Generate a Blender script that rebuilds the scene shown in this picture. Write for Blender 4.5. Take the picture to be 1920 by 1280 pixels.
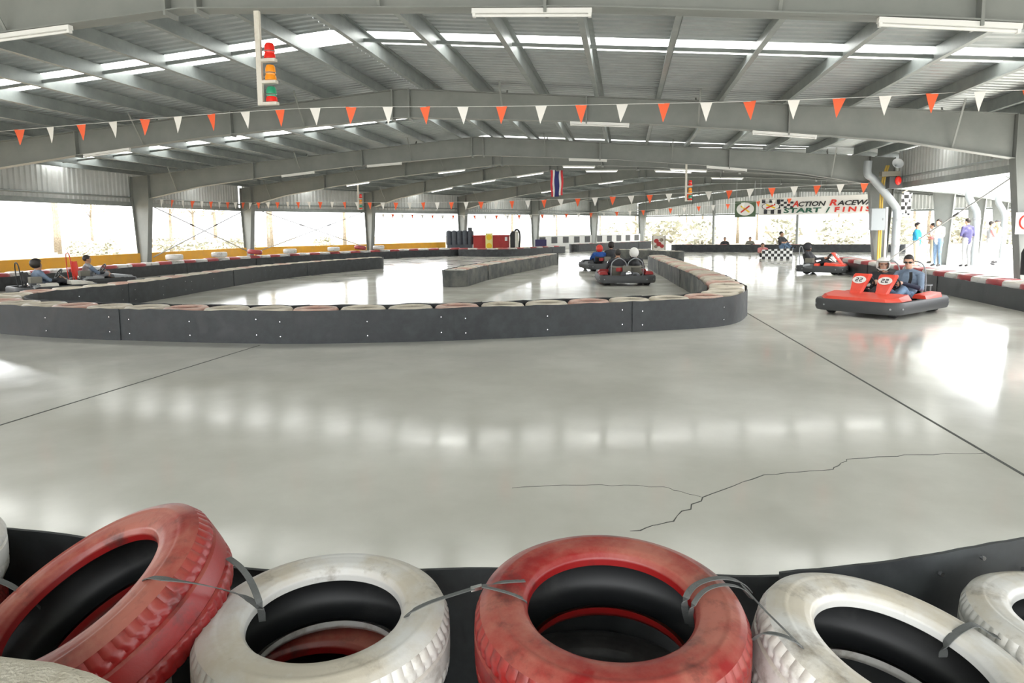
import bpy, bmesh, math, random
from math import sin, cos, tan, pi, radians, atan2, sqrt, hypot
from mathutils import Vector as V, Matrix, Euler
random.seed(7)
for o in list(bpy.data.objects): bpy.data.objects.remove(o)
sc = bpy.context.scene
col = sc.collection

# ------------------------------------------------------------------ camera
F, CX, CY, CAMH = 1280., 960., 564., 1.5
YAW, PIT, ROLL = radians(9.4), radians(6.0), radians(0.6)
fw = V((-sin(YAW)*cos(PIT), cos(YAW)*cos(PIT), -sin(PIT)))
rt0 = V((cos(YAW), sin(YAW), 0)); up0 = rt0.cross(fw)
RT = rt0*cos(ROLL) - up0*sin(ROLL); UP = up0*cos(ROLL) + rt0*sin(ROLL)
CAM = V((0, 0, CAMH))
cd = bpy.data.cameras.new('camera'); cam = bpy.data.objects.new('camera', cd); col.objects.link(cam)
cd.sensor_width = 36; cd.lens = F/1920*36; cd.shift_y = -(640-CY)/1920; cd.clip_end = 500; cd.clip_start = .02
cam.matrix_world = Matrix(((RT.x, UP.x, -fw.x, CAM.x), (RT.y, UP.y, -fw.y, CAM.y), (RT.z, UP.z, -fw.z, CAM.z), (0, 0, 0, 1)))
sc.camera = cam
def ray(x, y): return fw + RT*((x-CX)/F) - UP*((y-CY)/F)
def onz(x, y, z=0.):
    d = ray(x, y); return CAM + d*((z-CAMH)/d.z)
def c2w(lat, dep):            # horizontal camera axes -> world XY vector
    return V((lat*cos(YAW)-dep*sin(YAW), lat*sin(YAW)+dep*cos(YAW), 0))

# ------------------------------------------------------------------ light
w = bpy.data.worlds.new('world'); sc.world = w; w.use_nodes = True
wn = w.node_tree.nodes; wl = w.node_tree.links
bg = wn['Background']; bg.inputs[0].default_value = (.96, .985, 1.0, 1); bg.inputs[1].default_value = 2.1
sd = bpy.data.lights.new('sun', 'SUN'); sd.energy = 5.0; sd.angle = radians(8); sd.color = (1, .95, .86)
so = bpy.data.objects.new('sun', sd); col.objects.link(so)
so.rotation_euler = V((-.36, .26, -1.0)).to_track_quat('-Z', 'Y').to_euler()
vs = sc.view_settings
vs.view_transform = 'Standard'; vs.look = 'None'; vs.gamma = 1; vs.use_curve_mapping = False; vs.exposure = 1.45

# ------------------------------------------------------------------ materials
MT = {}
def mat(name, c, rough=.6, metal=0., var=.0, vscale=6., c2=None, bump=0., bscale=40., spec=.5, thr=(.4, .65), rvar=0., obj=True, trans=0.):
    if name in MT: return MT[name]
    m = bpy.data.materials.new(name); m.use_nodes = True; n = m.node_tree.nodes; l = m.node_tree.links
    p = n['Principled BSDF']
    p.inputs['Base Color'].default_value = (*c, 1); p.inputs['Roughness'].default_value = rough
    p.inputs['Metallic'].default_value = metal; p.inputs['Specular IOR Level'].default_value = spec
    if c2 or bump or rvar:
        tc = n.new('ShaderNodeTexCoord'); out = tc.outputs['Object' if obj else 'Generated']
    if c2:
        nz = n.new('ShaderNodeTexNoise'); nz.inputs['Scale'].default_value = vscale; nz.inputs['Detail'].default_value = 8; nz.inputs['Roughness'].default_value = .62
        l.new(out, nz.inputs['Vector'])
        r = n.new('ShaderNodeValToRGB'); r.color_ramp.elements[0].position = thr[0]; r.color_ramp.elements[1].position = thr[1]
        r.color_ramp.elements[0].color = (*c, 1); r.color_ramp.elements[1].color = (*c2, 1)
        l.new(nz.outputs['Fac'], r.inputs['Fac']); l.new(r.outputs['Color'], p.inputs['Base Color'])
        if rvar:
            mr = n.new('ShaderNodeMapRange'); mr.inputs[3].default_value = rough; mr.inputs[4].default_value = rough+rvar
            mr.inputs[1].default_value = .3; mr.inputs[2].default_value = .7
            l.new(nz.outputs['Fac'], mr.inputs[0]); l.new(mr.outputs[0], p.inputs['Roughness'])
    if bump:
        nb = n.new('ShaderNodeTexNoise'); nb.inputs['Scale'].default_value = bscale; nb.inputs['Detail'].default_value = 5
        l.new(out, nb.inputs['Vector']); bp = n.new('ShaderNodeBump'); bp.inputs['Strength'].default_value = bump; bp.inputs['Distance'].default_value = .01
        l.new(nb.outputs['Fac'], bp.inputs['Height']); l.new(bp.outputs[0], p.inputs['Normal'])
    MT[name] = m; return m
mat('concrete', (.67, .65, .575), .07, c2=(.79, .77, .69), vscale=.9, thr=(.35, .7), rvar=.12, bump=.02, bscale=1.6)
mat('joint', (.10, .10, .09), .9)
mat('ground', (.30, .26, .19), .95, c2=(.15, .12, .08), vscale=.8, bump=.3, bscale=4)
mat('pavement', (.62, .61, .58), .9, c2=(.5, .49, .46), vscale=1.2)
mat('steel', (.20, .215, .205), .45, c2=(.255, .265, .25), vscale=1.6, thr=(.3, .75))
mat('galv', (.24, .265, .26), .42, metal=.25, c2=(.30, .325, .315), vscale=3)
mat('sheet', (.40, .43, .44), .4, metal=.4, c2=(.46, .49, .49), vscale=2)
mat('wallsheet', (.55, .57, .56), .5, c2=(.62, .63, .62), vscale=2)
mat('yellow', (.88, .44, .035), .55, c2=(.80, .40, .05), vscale=3)
mat('belt', (.016, .018, .020), .42, c2=(.055, .062, .064), vscale=5, thr=(.4, .8), bump=.15, bscale=9, rvar=.2)
mat('beltdust', (.045, .05, .048), .6, c2=(.17, .165, .14), vscale=2.2, thr=(.42, .75), bump=.15, bscale=9)
mat('rubber', (.012, .012, .013), .62, c2=(.035, .035, .035), vscale=12, bump=.2, bscale=30)
mat('liner', (.012, .013, .014), .45, c2=(.05, .05, .048), vscale=6, thr=(.5, .8))
mat('strap', (.11, .115, .11), .7, bump=.3, bscale=120)
mat('white', (.78, .78, .76), .5)
mat('dirtywhite', (.66, .63, .56), .6, c2=(.42, .37, .29), vscale=5, thr=(.5, .85))
mat('black', (.015, .015, .016), .5)
mat('darkgrey', (.06, .062, .065), .5)
mat('grey', (.3, .31, .32), .5)
mat('red', (.62, .035, .02), .35)
mat('kartred', (.78, .075, .04), .38, c2=(.70, .06, .035), vscale=5)
mat('orange', (.9, .13, .04), .6)
mat('flagwhite', (.80, .78, .74), .7)
mat('flagblue', (.03, .035, .16), .8)
mat('flagred', (.62, .04, .05), .8)
mat('green', (.03, .30, .16), .3)
mat('amber', (.95, .32, .02), .25)
mat('beaconred', (.8, .03, .02), .25)
mat('chrome', (.6, .6, .6), .2, metal=1.)
mat('signgreen', (.08, .13, .07), .6)
mat('textgreen', (.02, .10, .06), .6)
mat('pipe', (.30, .325, .34), .4)
mat('pipewhite', (.72, .75, .78), .35)
mat('gasyellow', (.62, .42, .07), .45)
mat('tank', (.055, .065, .08), .5, c2=(.075, .085, .10), vscale=4)
mat('containerred', (.42, .035, .03), .6, c2=(.36, .03, .03), vscale=3)
mat('poster', (.80, .72, .25), .6)
mat('posteryellow', (.82, .55, .02), .6)
mat('purple', (.05, .045, .13), .6)
mat('bark', (.30, .26, .20), .9, c2=(.18, .15, .11), vscale=6)
mat('leaf', (.34, .345, .27), .7, c2=(.50, .48, .41), vscale=1.5)
mat('skin', (.62, .36, .25), .5)
mat('skin2', (.45, .25, .16), .5)
mat('hair', (.02, .015, .012), .5)
mat('jeans', (.13, .21, .33), .8, c2=(.18, .27, .40), vscale=14)
mat('bluegrey', (.15, .20, .28), .8, c2=(.19, .25, .33), vscale=10)
mat('navy', (.02, .025, .05), .8)
mat('blueshirt', (.02, .28, .50), .8)
mat('royal', (.02, .08, .30), .8)
mat('olive', (.16, .15, .12), .6)
mat('tan', (.55, .42, .26), .8)
mat('khaki', (.5, .44, .33), .8)
mat('beige', (.60, .55, .45), .95, c2=(.50, .45, .35), vscale=30, bump=.7, bscale=160)
mat('dark', (.03, .03, .035), .7)
mat('pink', (.6, .2, .2), .6)
def paint_mat(name, c, dust, dark, dark_amt):
    m = bpy.data.materials.new(name); m.use_nodes = True; n = m.node_tree.nodes; l = m.node_tree.links; p = n['Principled BSDF']
    tc = n.new('ShaderNodeTexCoord')
    def noise(s, d=8):
        z = n.new('ShaderNodeTexNoise'); z.inputs['Scale'].default_value = s; z.inputs['Detail'].default_value = d; z.inputs['Roughness'].default_value = .65
        oi = n.new('ShaderNodeObjectInfo'); mp = n.new('ShaderNodeVectorMath'); mp.operation = 'ADD'
        sc_ = n.new('ShaderNodeVectorMath'); sc_.operation = 'SCALE'; sc_.inputs[3].default_value = 7.
        l.new(oi.outputs['Random'], sc_.inputs[0]); l.new(tc.outputs['Object'], mp.inputs[0]); l.new(sc_.outputs[0], mp.inputs[1])
        l.new(mp.outputs[0], z.inputs['Vector']); return z.outputs['Fac']
    def ramp(fac, a, b):
        r = n.new('ShaderNodeMapRange'); r.inputs[1].default_value = a; r.inputs[2].default_value = b; l.new(fac, r.inputs[0]); return r.outputs[0]
    def mix(f, a, b):
        x = n.new('ShaderNodeMix'); x.data_type = 'RGBA'; l.new(f, x.inputs[0])
        for i, v in ((6, a), (7, b)):
            if isinstance(v, tuple): x.inputs[i].default_value = (*v, 1)
            else: l.new(v, x.inputs[i])
        return x.outputs[2]
    sx = n.new('ShaderNodeSeparateXYZ'); l.new(tc.outputs['Normal'], sx.inputs[0])
    d1 = ramp(noise(4.5), .38, .58); up = ramp(sx.outputs[2], .15, .95)
    mu = n.new('ShaderNodeMath'); mu.operation = 'MULTIPLY'; l.new(d1, mu.inputs[0]); l.new(up, mu.inputs[1])
    c1 = mix(mu.outputs[0], c, dust)
    dk = ramp(noise(8), .55, .70); m2 = n.new('ShaderNodeMath'); m2.operation = 'MULTIPLY'; m2.inputs[1].default_value = dark_amt; l.new(dk, m2.inputs[0])
    c2 = mix(m2.outputs[0], c1, dark)
    l.new(c2, p.inputs['Base Color']); p.inputs['Roughness'].default_value = .36
    bp = n.new('ShaderNodeBump'); bp.inputs['Strength'].default_value = .12; bp.inputs['Distance'].default_value = .006
    l.new(noise(40, 4), bp.inputs['Height']); l.new(bp.outputs[0], p.inputs['Normal'])
    MT[name] = m
paint_mat('tirered', (.235, .008, .008), (.37, .125, .09), (.05, .02, .018), .8)
paint_mat('tirewhite', (.62, .61, .58), (.52, .47, .38), (.20, .165, .12), .8)
paint_mat('tirepink', (.58, .33, .26), (.62, .45, .36), (.2, .12, .1), .5)
paint_mat('tirecream', (.60, .53, .42), (.62, .55, .44), (.25, .2, .15), .5)
paint_mat('tirefarred', (.36, .05, .055), (.42, .14, .13), (.12, .05, .05), .5)
def translucent():
    m = bpy.data.materials.new('skylight'); m.use_nodes = True; n = m.node_tree.nodes; l = m.node_tree.links
    n.remove(n['Principled BSDF'])
    t = n.new('ShaderNodeBsdfTranslucent'); t.inputs[0].default_value = (.93, .94, .93, 1)
    d = n.new('ShaderNodeBsdfDiffuse'); d.inputs[0].default_value = (.8, .8, .8, 1)
    x = n.new('ShaderNodeMixShader'); x.inputs[0].default_value = .12; l.new(t.outputs[0], x.inputs[1]); l.new(d.outputs[0], x.inputs[2])
    l.new(x.outputs[0], n['Material Output'].inputs[0]); MT['skylight'] = m
translucent()
def checker(name, sx, sy):
    m = bpy.data.materials.new(name); m.use_nodes = True; n = m.node_tree.nodes; l = m.node_tree.links; p = n['Principled BSDF']
    tc = n.new('ShaderNodeTexCoord'); mp = n.new('ShaderNodeMapping'); mp.inputs['Scale'].default_value = (sx, 1, sy); mp.inputs['Location'].default_value = (.013, .31, .017)
    ck = n.new('ShaderNodeTexChecker'); ck.inputs['Color1'].default_value = (.02, .02, .02, 1); ck.inputs['Color2'].default_value = (.8, .8, .8, 1); ck.inputs['Scale'].default_value = 1
    l.new(tc.outputs['Object'], mp.inputs[0]); l.new(mp.outputs[0], ck.inputs[0]); l.new(ck.outputs[0], p.inputs['Base Color']); MT[name] = m
checker('checker', 7.7, 7.7)
checker('checkflag', 9, 9)
# tube of a lamp that is switched on
m = bpy.data.materials.new('tube_lit'); m.use_nodes = True
p = m.node_tree.nodes['Principled BSDF']; p.inputs['Base Color'].default_value = (.9, .9, .9, 1); p.inputs['Emission Color'].default_value = (1, 1, .97, 1); p.inputs['Emission Strength'].default_value = .9; MT['tube_lit'] = m

# ------------------------------------------------------------------ mesh helpers
class MB:
    def __init__(s): s.v = []; s.f = []; s.m = []; s.cur = 0
    def add(s, vs, fs, M=None):
        k = len(s.v)
        s.v += [tuple((M @ V(p)) if M else p) for p in vs]
        s.f += [tuple(i+k for i in f) for f in fs]; s.m += [s.cur]*len(fs); return s
    def box(s, a, b, M=None):
        x0, y0, z0 = a; x1, y1, z1 = b
        return s.add([(x0,y0,z0),(x1,y0,z0),(x1,y1,z0),(x0,y1,z0),(x0,y0,z1),(x1,y0,z1),(x1,y1,z1),(x0,y1,z1)],
                     [(0,3,2,1),(4,5,6,7),(0,1,5,4),(1,2,6,5),(2,3,7,6),(3,0,4,7)], M)
    def cbox(s, c, d, M=None): return s.box((c[0]-d[0]/2, c[1]-d[1]/2, c[2]-d[2]/2), (c[0]+d[0]/2, c[1]+d[1]/2, c[2]+d[2]/2), M)
    def bar(s, p, q, w, h, upv=(0, 0, 1)):       # box between two points
        p, q = V(p), V(q); d = (q-p); L = d.length; d.normalize(); u = V(upv)
        x = d.cross(u)
        if x.length < 1e-5: x = d.cross(V((1, 0, 0)))
        x.normalize(); u = x.cross(d)
        M = Matrix(((x.x, d.x, u.x, p.x), (x.y, d.y, u.y, p.y), (x.z, d.z, u.z, p.z), (0, 0, 0, 1)))
        return s.box((-w/2, 0, -h/2), (w/2, L, h/2), M)
    def tube(s, pts, r, n=8, closed=False, cap=True):
        pts = [V(p) for p in pts]; N = len(pts); rr = r if isinstance(r, (list, tuple)) else [r]*N
        vs = []; ref = V((0, 0, 1)); prev = None
        for i, p in enumerate(pts):
            a = pts[(i-1) % N] if closed or i > 0 else p; b = pts[(i+1) % N] if closed or i < N-1 else p
            t = (b-a).normalized()
            if prev is None:
                x = t.cross(ref)
                if x.length < 1e-3: x = t.cross(V((1, 0, 0)))
            else: x = prev - t*prev.dot(t)
            x.normalize(); prev = x; y = t.cross(x)
            vs += [tuple(p + (x*cos(2*pi*k/n) + y*sin(2*pi*k/n))*rr[i]) for k in range(n)]
        fs = []
        for i in range(N if closed else N-1):
            j = (i+1) % N
            for k in range(n): fs.append((i*n+k, i*n+(k+1) % n, j*n+(k+1) % n, j*n+k))
        if not closed and cap: fs += [tuple(range(n-1, -1, -1)), tuple((N-1)*n+k for k in range(n))]
        return s.add(vs, fs)
    def lathe(s, prof, n=24, M=None, closed=False, ang=None):
        vs = []; fs = []; P = len(prof)
        for k in range(n):
            a = 2*pi*k/n; vs += [(r*cos(a), r*sin(a), z) for r, z in prof]
        for k in range(n):
            j = (k+1) % n
            for i in range(P if closed else P-1):
                q = (i+1) % P; fs.append((k*P+i, j*P+i, j*P+q, k*P+q))
        return s.add(vs, fs, M)
    def prism(s, poly, d, M=None):               # polygon in local xz plane extruded along +y by d
        n = len(poly); vs = [(x, 0, z) for x, z in poly] + [(x, d, z) for x, z in poly]
        return s.add(vs, [tuple(range(n)), tuple(range(2*n-1, n-1, -1))] + [(i, i+n, (i+1) % n+n, (i+1) % n) for i in range(n)], M)
    def ell(s, c, r, nu=14, nv=9, M=None):
        vs = []; fs = []
        for j in range(nv+1):
            t = pi*j/nv
            for i in range(nu):
                a = 2*pi*i/nu; vs.append((c[0]+r[0]*sin(t)*cos(a), c[1]+r[1]*sin(t)*sin(a), c[2]+r[2]*cos(t)))
        for j in range(nv):
            for i in range(nu): fs.append((j*nu+i, (j+1)*nu+i, (j+1)*nu+(i+1) % nu, j*nu+(i+1) % nu))
        return s.add(vs, fs, M)
    def ribbon(s, pts, wid, th, nrm=None):       # flat strap along pts; wid across, th thick
        pts = [V(p) for p in pts]; vs = []
        for i, p in enumerate(pts):
            t = (pts[min(i+1, len(pts)-1)]-pts[max(i-1, 0)]).normalized()
            nn = V(nrm[i]) if nrm else V((0, 0, 1)); x = t.cross(nn)
            if x.length < 1e-4: x = t.cross(V((0, 1, 0)))
            x.normalize(); u = x.cross(t)
            vs += [tuple(p-x*wid/2), tuple(p+x*wid/2), tuple(p+x*wid/2+u*th), tuple(p-x*wid/2+u*th)]
        fs = [(0, 1, 2, 3), tuple(len(vs)-4+k for k in (3, 2, 1, 0))]
        for i in range(len(pts)-1):
            for k in range(4): fs.append((4*i+k, 4*i+4+k, 4*i+4+(k+1) % 4, 4*i+(k+1) % 4))
        return s.add(vs, fs)
    def mesh(s, name, mats, smooth=False):
        me = bpy.data.meshes.new(name); me.from_pydata(s.v, [], s.f)
        for m_ in (mats if isinstance(mats, (list, tuple)) else [mats]): me.materials.append(MT[m_])
        if any(s.m): me.polygons.foreach_set('material_index', s.m)
        bm = bmesh.new(); bm.from_mesh(me); bmesh.ops.recalc_face_normals(bm, faces=bm.faces); bm.to_mesh(me); bm.free()
        if smooth:
            me.polygons.foreach_set('use_smooth', [True]*len(me.polygons))
            if smooth != 'all': me.set_sharp_from_angle(angle=radians(40))
        me.update(); return me
    def build(s, name, mats, parent=None, smooth=False, loc=None):
        o = bpy.data.objects.new(name, s.mesh(name, mats, smooth)); col.objects.link(o); o.parent = parent
        if loc is not None: o.location = loc
        return o
def link(name, me, parent=None, loc=(0, 0, 0), rot=(0, 0, 0)):
    o = bpy.data.objects.new(name, me); col.objects.link(o); o.parent = parent; o.location = loc; o.rotation_euler = rot; return o
def empty(name, loc=(0, 0, 0), rz=0.):
    o = bpy.data.objects.new(name, None); col.objects.link(o); o.location = loc; o.rotation_euler = (0, 0, rz); o.empty_display_size = .1; return o
def tag(o, label, cat, group=None, kind=None):
    o['label'] = label; o['category'] = cat
    if group: o['group'] = group
    if kind: o['kind'] = kind
    return o
def struct(o): o['kind'] = 'structure'; return o
def copy_tree(o, parent=None):
    c = o.copy(); col.objects.link(c); c.parent = parent
    for ch in list(o.children): copy_tree(ch, c)
    return c
def lerp(a, b, t): return a + (b-a)*t

# ------------------------------------------------------------------ hall layout
BD = V((sin(radians(33)), cos(radians(33)), 0))
XL, XR = -17.65, 7.85
FR = []                                       # (left column point, right column point)
for y in (-12, -3.2, 7.3, 14.9, 22.9): FR.append((V((XL, y, 0)), V((XR, y, 0))))
PIV = V((XR, 22.9, 0))
L4 = V((XL, 30.1, 0)); FR.append((L4, PIV.copy()))
L5 = L4 + BD*7.0; FR.append((L5, PIV.copy()))
BW = V((cos(radians(33)), -sin(radians(33)), 0))*25.9
for k in range(1, 5): FR.append((L5+BD*7*k, L5+BD*7*k+BW))
FR[6] = (L5, PIV.copy())
NF = len(FR)
ZA, ZE = 4.60, 3.58                           # rafter top at apex / wall
ZAb, ZEb = 4.02, 2.76                         # rafter bottom
PUR = .24

# ---- floor and ground
mb = MB()
poly = [(-18.1, -3.7), (8.3, -3.7), (8.3, 22.9)] + [((p:=PIV+BD*28.3+V((.4, 0, 0))).x, p.y)] + [((p:=FR[-1][0]+BD*.3).x-.3, p.y)] + [(L4.x-.45, L4.y+.2)]
n = len(poly); mb.add([(x, y, 0) for x, y in poly]+[(x, y, -.2) for x, y in poly], [tuple(range(n)), tuple(range(2*n-1, n-1, -1))]+[(i, i+n, (i+1) % n+n, (i+1) % n) for i in range(n)])
floor = struct(mb.build('floor', 'concrete'))
mb = MB(); mb.box((-140, -60, -.4), (140, 170, -.06)); struct(mb.build('ground', 'ground'))
mb = MB(); mb.box((8.45, -10, -.1), (40, 60, -.03)); mb.box((-30, -25, -.1), (8.45, -3.7, -.03)); pv = struct(mb.build('pavement', 'pavement'))
def crack(pix, wid, name, seed=1, jit=.013, sub=6):
    rnd = random.Random(seed); pts = []
    q = [onz(*p) for p in pix]
    for a, b in zip(q, q[1:]):
        for k in range(sub):
            p = lerp(a, b, k/sub); pts.append(V((p.x+rnd.uniform(-jit, jit), p.y+rnd.uniform(-jit, jit), 0)))
    pts.append(q[-1]); vs = []; fs = []
    for i, p in enumerate(pts):
        t = (pts[min(i+1, len(pts)-1)]-pts[max(i-1, 0)]).normalized(); nn = V((-t.y, t.x, 0)); ww = wid*(.5+rnd.random())*(.25 if i in (0, len(pts)-1) else 1)
        for z in (-.002, .0015): vs += [tuple(p-nn*ww/2+V((0, 0, z))), tuple(p+nn*ww/2+V((0, 0, z)))]
    for i in range(len(pts)-1):
        a = 4*i; fs += [(a+2, a+3, a+7, a+6), (a, a+2, a+6, a+4), (a+1, a+5, a+7, a+3)]
    m_ = MB(); m_.add(vs, fs); return m_.build(name, 'joint', floor)
crack([(1185, 997), (1260, 975), (1320, 932), (1430, 890), (1560, 880), (1590, 861), (1700, 853), (1850, 849)], .0055, 'crack')
crack([(1318, 932), (1240, 912), (1100, 908), (960, 915)], .0022, 'crack', 3)
for a, b in (((2.12, 12.3), (2.50, .5)), ((-4.95, 1.0), (-4.78, 8.3)), ((2.2, 26), (2.12, 12.3))):
    m_ = MB(); m_.bar((*a, .0), (*b, .0), .022, .003); m_.build('control_joint', 'joint', floor)

# ---- corrugated sheets
def corrugated(name, A, B, C, D, mats, parent, pitch=.2, hgt=.038, u0=0., u1=1.):
    """sheet with corners A-B (edge u) and D-C (opposite); ribs run from AB to DC"""
    A, B, C, D = map(V, (A, B, C, D)); nrm = (B-A).cross(D-A)
    if nrm.length < 1e-6: nrm = (C-D).cross(A-D)
    nrm.normalize()
    if nrm.z < -.01: nrm = -nrm
    L = max((B-A).length, (C-D).length); n_ = max(2, int(L*(u1-u0)/pitch)); vs = []; fs = []
    prof = [(0, 0), (.45, 0), (.6, 1), (.85, 1)]
    us = [(u0+(u1-u0)*(i+f)/n_, h) for i in range(n_) for f, h in prof] + [(u1, 0)]
    for u, h in us:
        vs += [tuple(lerp(A, B, u)+nrm*h*hgt), tuple(lerp(D, C, u)+nrm*h*hgt)]
    for i in range(len(us)-1): fs.append((2*i, 2*i+1, 2*i+3, 2*i+2))
    m_ = MB(); m_.add(vs, fs); o = m_.build(name, mats, parent); return o
def Z(p, z): return V((p.x, p.y, z))

ceiling = struct(empty('ceiling'))
def purlin_profile(h=PUR, fl=.08, t=.004, lip=.018):
    t = .005
    return [(-fl, 0), (0, 0), (0, h), (fl, h), (fl, h-lip), (fl-t, h-lip), (fl-t, h-t), (t, h-t), (t, -0.0), (t, -t), (-fl, -t), (-fl, lip), (-fl+t, lip), (-fl+t, 0)]
OFF = [.045+.0984*k for k in range(10)]        # fraction of the half span from the ridge
for i in range(1, NF-1):
    (la, ra), (lb, rb) = FR[i], FR[i+1]
    ma, mb2 = (la+ra)/2, (lb+rb)/2
    for side, (ea, eb) in ((-1, (la, lb)), (1, (ra, rb))):
        oa = ea + (ea-ma).normalized()*.55; ob = eb + (eb-mb2).normalized()*.55
        dz = PUR+.005
        ra_, rb_ = Z(ma, ZA+dz), Z(mb2, ZA+dz)
        zE = ZE-.05+dz
        ea_, eb_ = Z(oa, zE), Z(ob, zE)
        bay = (mb2-ma).length
        s0, s1 = (3.9/7.6, 4.7/7.6) if i < 4 else (.42, .53)
        if i < 2: s0 = s1 = .5
        if s1 > s0:
            corrugated('roof_sheet', ra_, rb_, eb_, ea_, 'sheet', ceiling, u0=0, u1=s0)
            corrugated('skylight_sheet', ra_, rb_, eb_, ea_, 'skylight', ceiling, u0=s0, u1=s1)
            corrugated('roof_sheet', ra_, rb_, eb_, ea_, 'sheet', ceiling, u0=s1, u1=1)
        else: corrugated('roof_sheet', ra_, rb_, eb_, ea_, 'sheet', ceiling)
        # purlins
        for f in OFF + [.985]:
            a = lerp(Z(ma, ZA), Z(ea, ZE), f); b = lerp(Z(mb2, ZA), Z(eb, ZE), f)
            if (b-a).length < .4: continue
            d = (b-a).normalized(); x = d.cross(V((0, 0, 1))).normalized()*side; u = V((0, 0, 1))
            M = Matrix(((x.x, d.x, u.x, a.x), (x.y, d.y, u.y, a.y), (x.z, d.z, u.z, a.z), (0, 0, 0, 1)))
            m_ = MB(); m_.prism(purlin_profile(), (b-a).length, M); m_.build('purlin', 'galv', ceiling)
        # bridging bar between the purlins under the skylight
        if 2 <= i < 4:
            ub = s0+.006
            a = lerp(Z(ma, ZA+.11), Z(mb2, ZA+.11), ub); b = lerp(Z(ea, ZE+.11), Z(eb, ZE+.11), ub)
            a = lerp(a, b, .045); b = lerp(a, b, .97)
            m_ = MB(); m_.bar(a, b, .05, .05); m_.build('bridging_bar', 'galv', ceiling)

# ---- portal frames
def I_member(m_, pts_top, pts_bot, axis, fl=.22, t=.014):
    """tapered I member from matched lists; axis = horizontal unit vector across the frame plane"""
    for i in range(len(pts_top)-1):
        for lst, s_ in ((pts_top, -1), (pts_bot, 1)):
            a, b = V(lst[i]), V(lst[i+1]); d = (b-a).normalized(); nn = axis.cross(d)
            vs = [a-axis*fl/2, a+axis*fl/2, b+axis*fl/2, b-axis*fl/2]
            opp = V(pts_bot[i] if s_ < 0 else pts_top[i])
            if nn.dot(opp-a) < 0: nn = -nn
            m_.add([tuple(v) for v in vs]+[tuple(v+nn*t) for v in vs], [(0,3,2,1),(4,5,6,7),(0,1,5,4),(1,2,6,5),(2,3,7,6),(3,0,4,7)])
        a, b, c, d = V(pts_top[i]), V(pts_top[i+1]), V(pts_bot[i+1]), V(pts_bot[i]); h = axis*.006
        m_.add([tuple(p-h) for p in (a, b, c, d)]+[tuple(p+h) for p in (a, b, c, d)], [(0,3,2,1),(4,5,6,7),(0,1,5,4),(1,2,6,5),(2,3,7,6),(3,0,4,7)])
flabel = ['steel portal frame standing two bays behind the tire wall', 'steel portal frame beside the foreground tire wall', 'portal frame from which the largest beacon pole hangs',
          'portal frame with the near bunting strung in front of it', 'portal frame ending at the column with the grey downpipe and meter box', 'portal frame from the bend of the yellow wall to the downpipe column',
          'portal frame carrying the striped flag at its apex', 'portal frame rising behind the dark plastic tank', 'portal frame whose left column stands beside the purple board',
          'portal frame above the checkered low wall', 'end portal frame of the hall above the slender end wall posts']
FRO = []
def zbot(f):
    xs = [0, .033, .19, .4, .64, 1.]; ys = [2.70, 2.76, 3.14, 3.44, 3.72, 3.98]
    for a, b, c, d_ in zip(xs, xs[1:], ys, ys[1:]):
        if f <= b: return c+(d_-c)*(f-a)/(b-a)
    return ys[-1]
for i, (l_, r_) in enumerate(FR):
    if i == 0: FRO.append(None); continue
    d = (r_-l_).normalized(); ax = V((-d.y, d.x, 0)); mid = (l_+r_)/2
    root = tag(empty('portal_frame', l_), flabel[i], 'steel frame'); FRO.append(root)
    def B(m_, name, mt='steel'):
        m_.v = [tuple(V(p)-l_) for p in m_.v]; return m_.build(name, mt, root)
    skipR = i in (5, 6)
    for side, e in ((1, l_), (-1, r_)):
        dd = d*side                                   # pointing inwards
        kin = e + dd*.42                              # inner knee
        m_ = MB()
        f0 = (.43 if not (skipR and side == -1) else 1.0)/(mid-e).length
        fs_ = [f0, .19, .4, .64, 1.]
        tops = [Z(lerp(e, mid, f), lerp(ZE, ZA, f)) for f in fs_]
        bots = [Z(lerp(e, mid, f), zbot(f)) for f in fs_]
        I_member(m_, tops, bots, ax); B(m_, 'rafter')
        # splice plates and stiffeners
        for f in (.36, .68, .985):
            m_ = MB(); p0 = Z(lerp(e, mid, f), zbot(f)-.05); p1 = Z(lerp(e, mid, f), lerp(ZE, ZA, f)+.01)
            m_.bar(p0, p1, .23, .03, d); B(m_, 'splice_plate', 'steel')
        for f in (.12, .5, .82):
            p0 = Z(lerp(e, mid, f), zbot(f)+.02); p1 = Z(lerp(e, mid, f), lerp(ZE, ZA, f)+.16)
            for s_ in (-1, 1):
                if i > 7 and s_ > 0: continue
                m_ = MB(); m_.bar(p0+ax*s_*.05, p1+ax*s_*.5, .035, .012); B(m_, 'fly_brace', 'steel')
        if skipR and side == -1: continue
        m_ = MB()
        I_member(m_, [Z(e-dd*.3, ZEb), Z(e-dd*.14, 0)], [Z(e+dd*.42, ZEb), Z(e+dd*.16, 0)], ax, fl=.24); B(m_, 'column')
        m_ = MB(); I_member(m_, [Z(e-dd*.3, ZE-.02), Z(e-dd*.3, ZEb)], [Z(e+dd*.42, ZE+.03), Z(e+dd*.42, ZEb)], ax, fl=.24); B(m_, 'knee_panel')
        m_ = MB(); m_.cbox((e.x, e.y, .012), (.36, .3, .024)); B(m_, 'base_plate')

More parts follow.
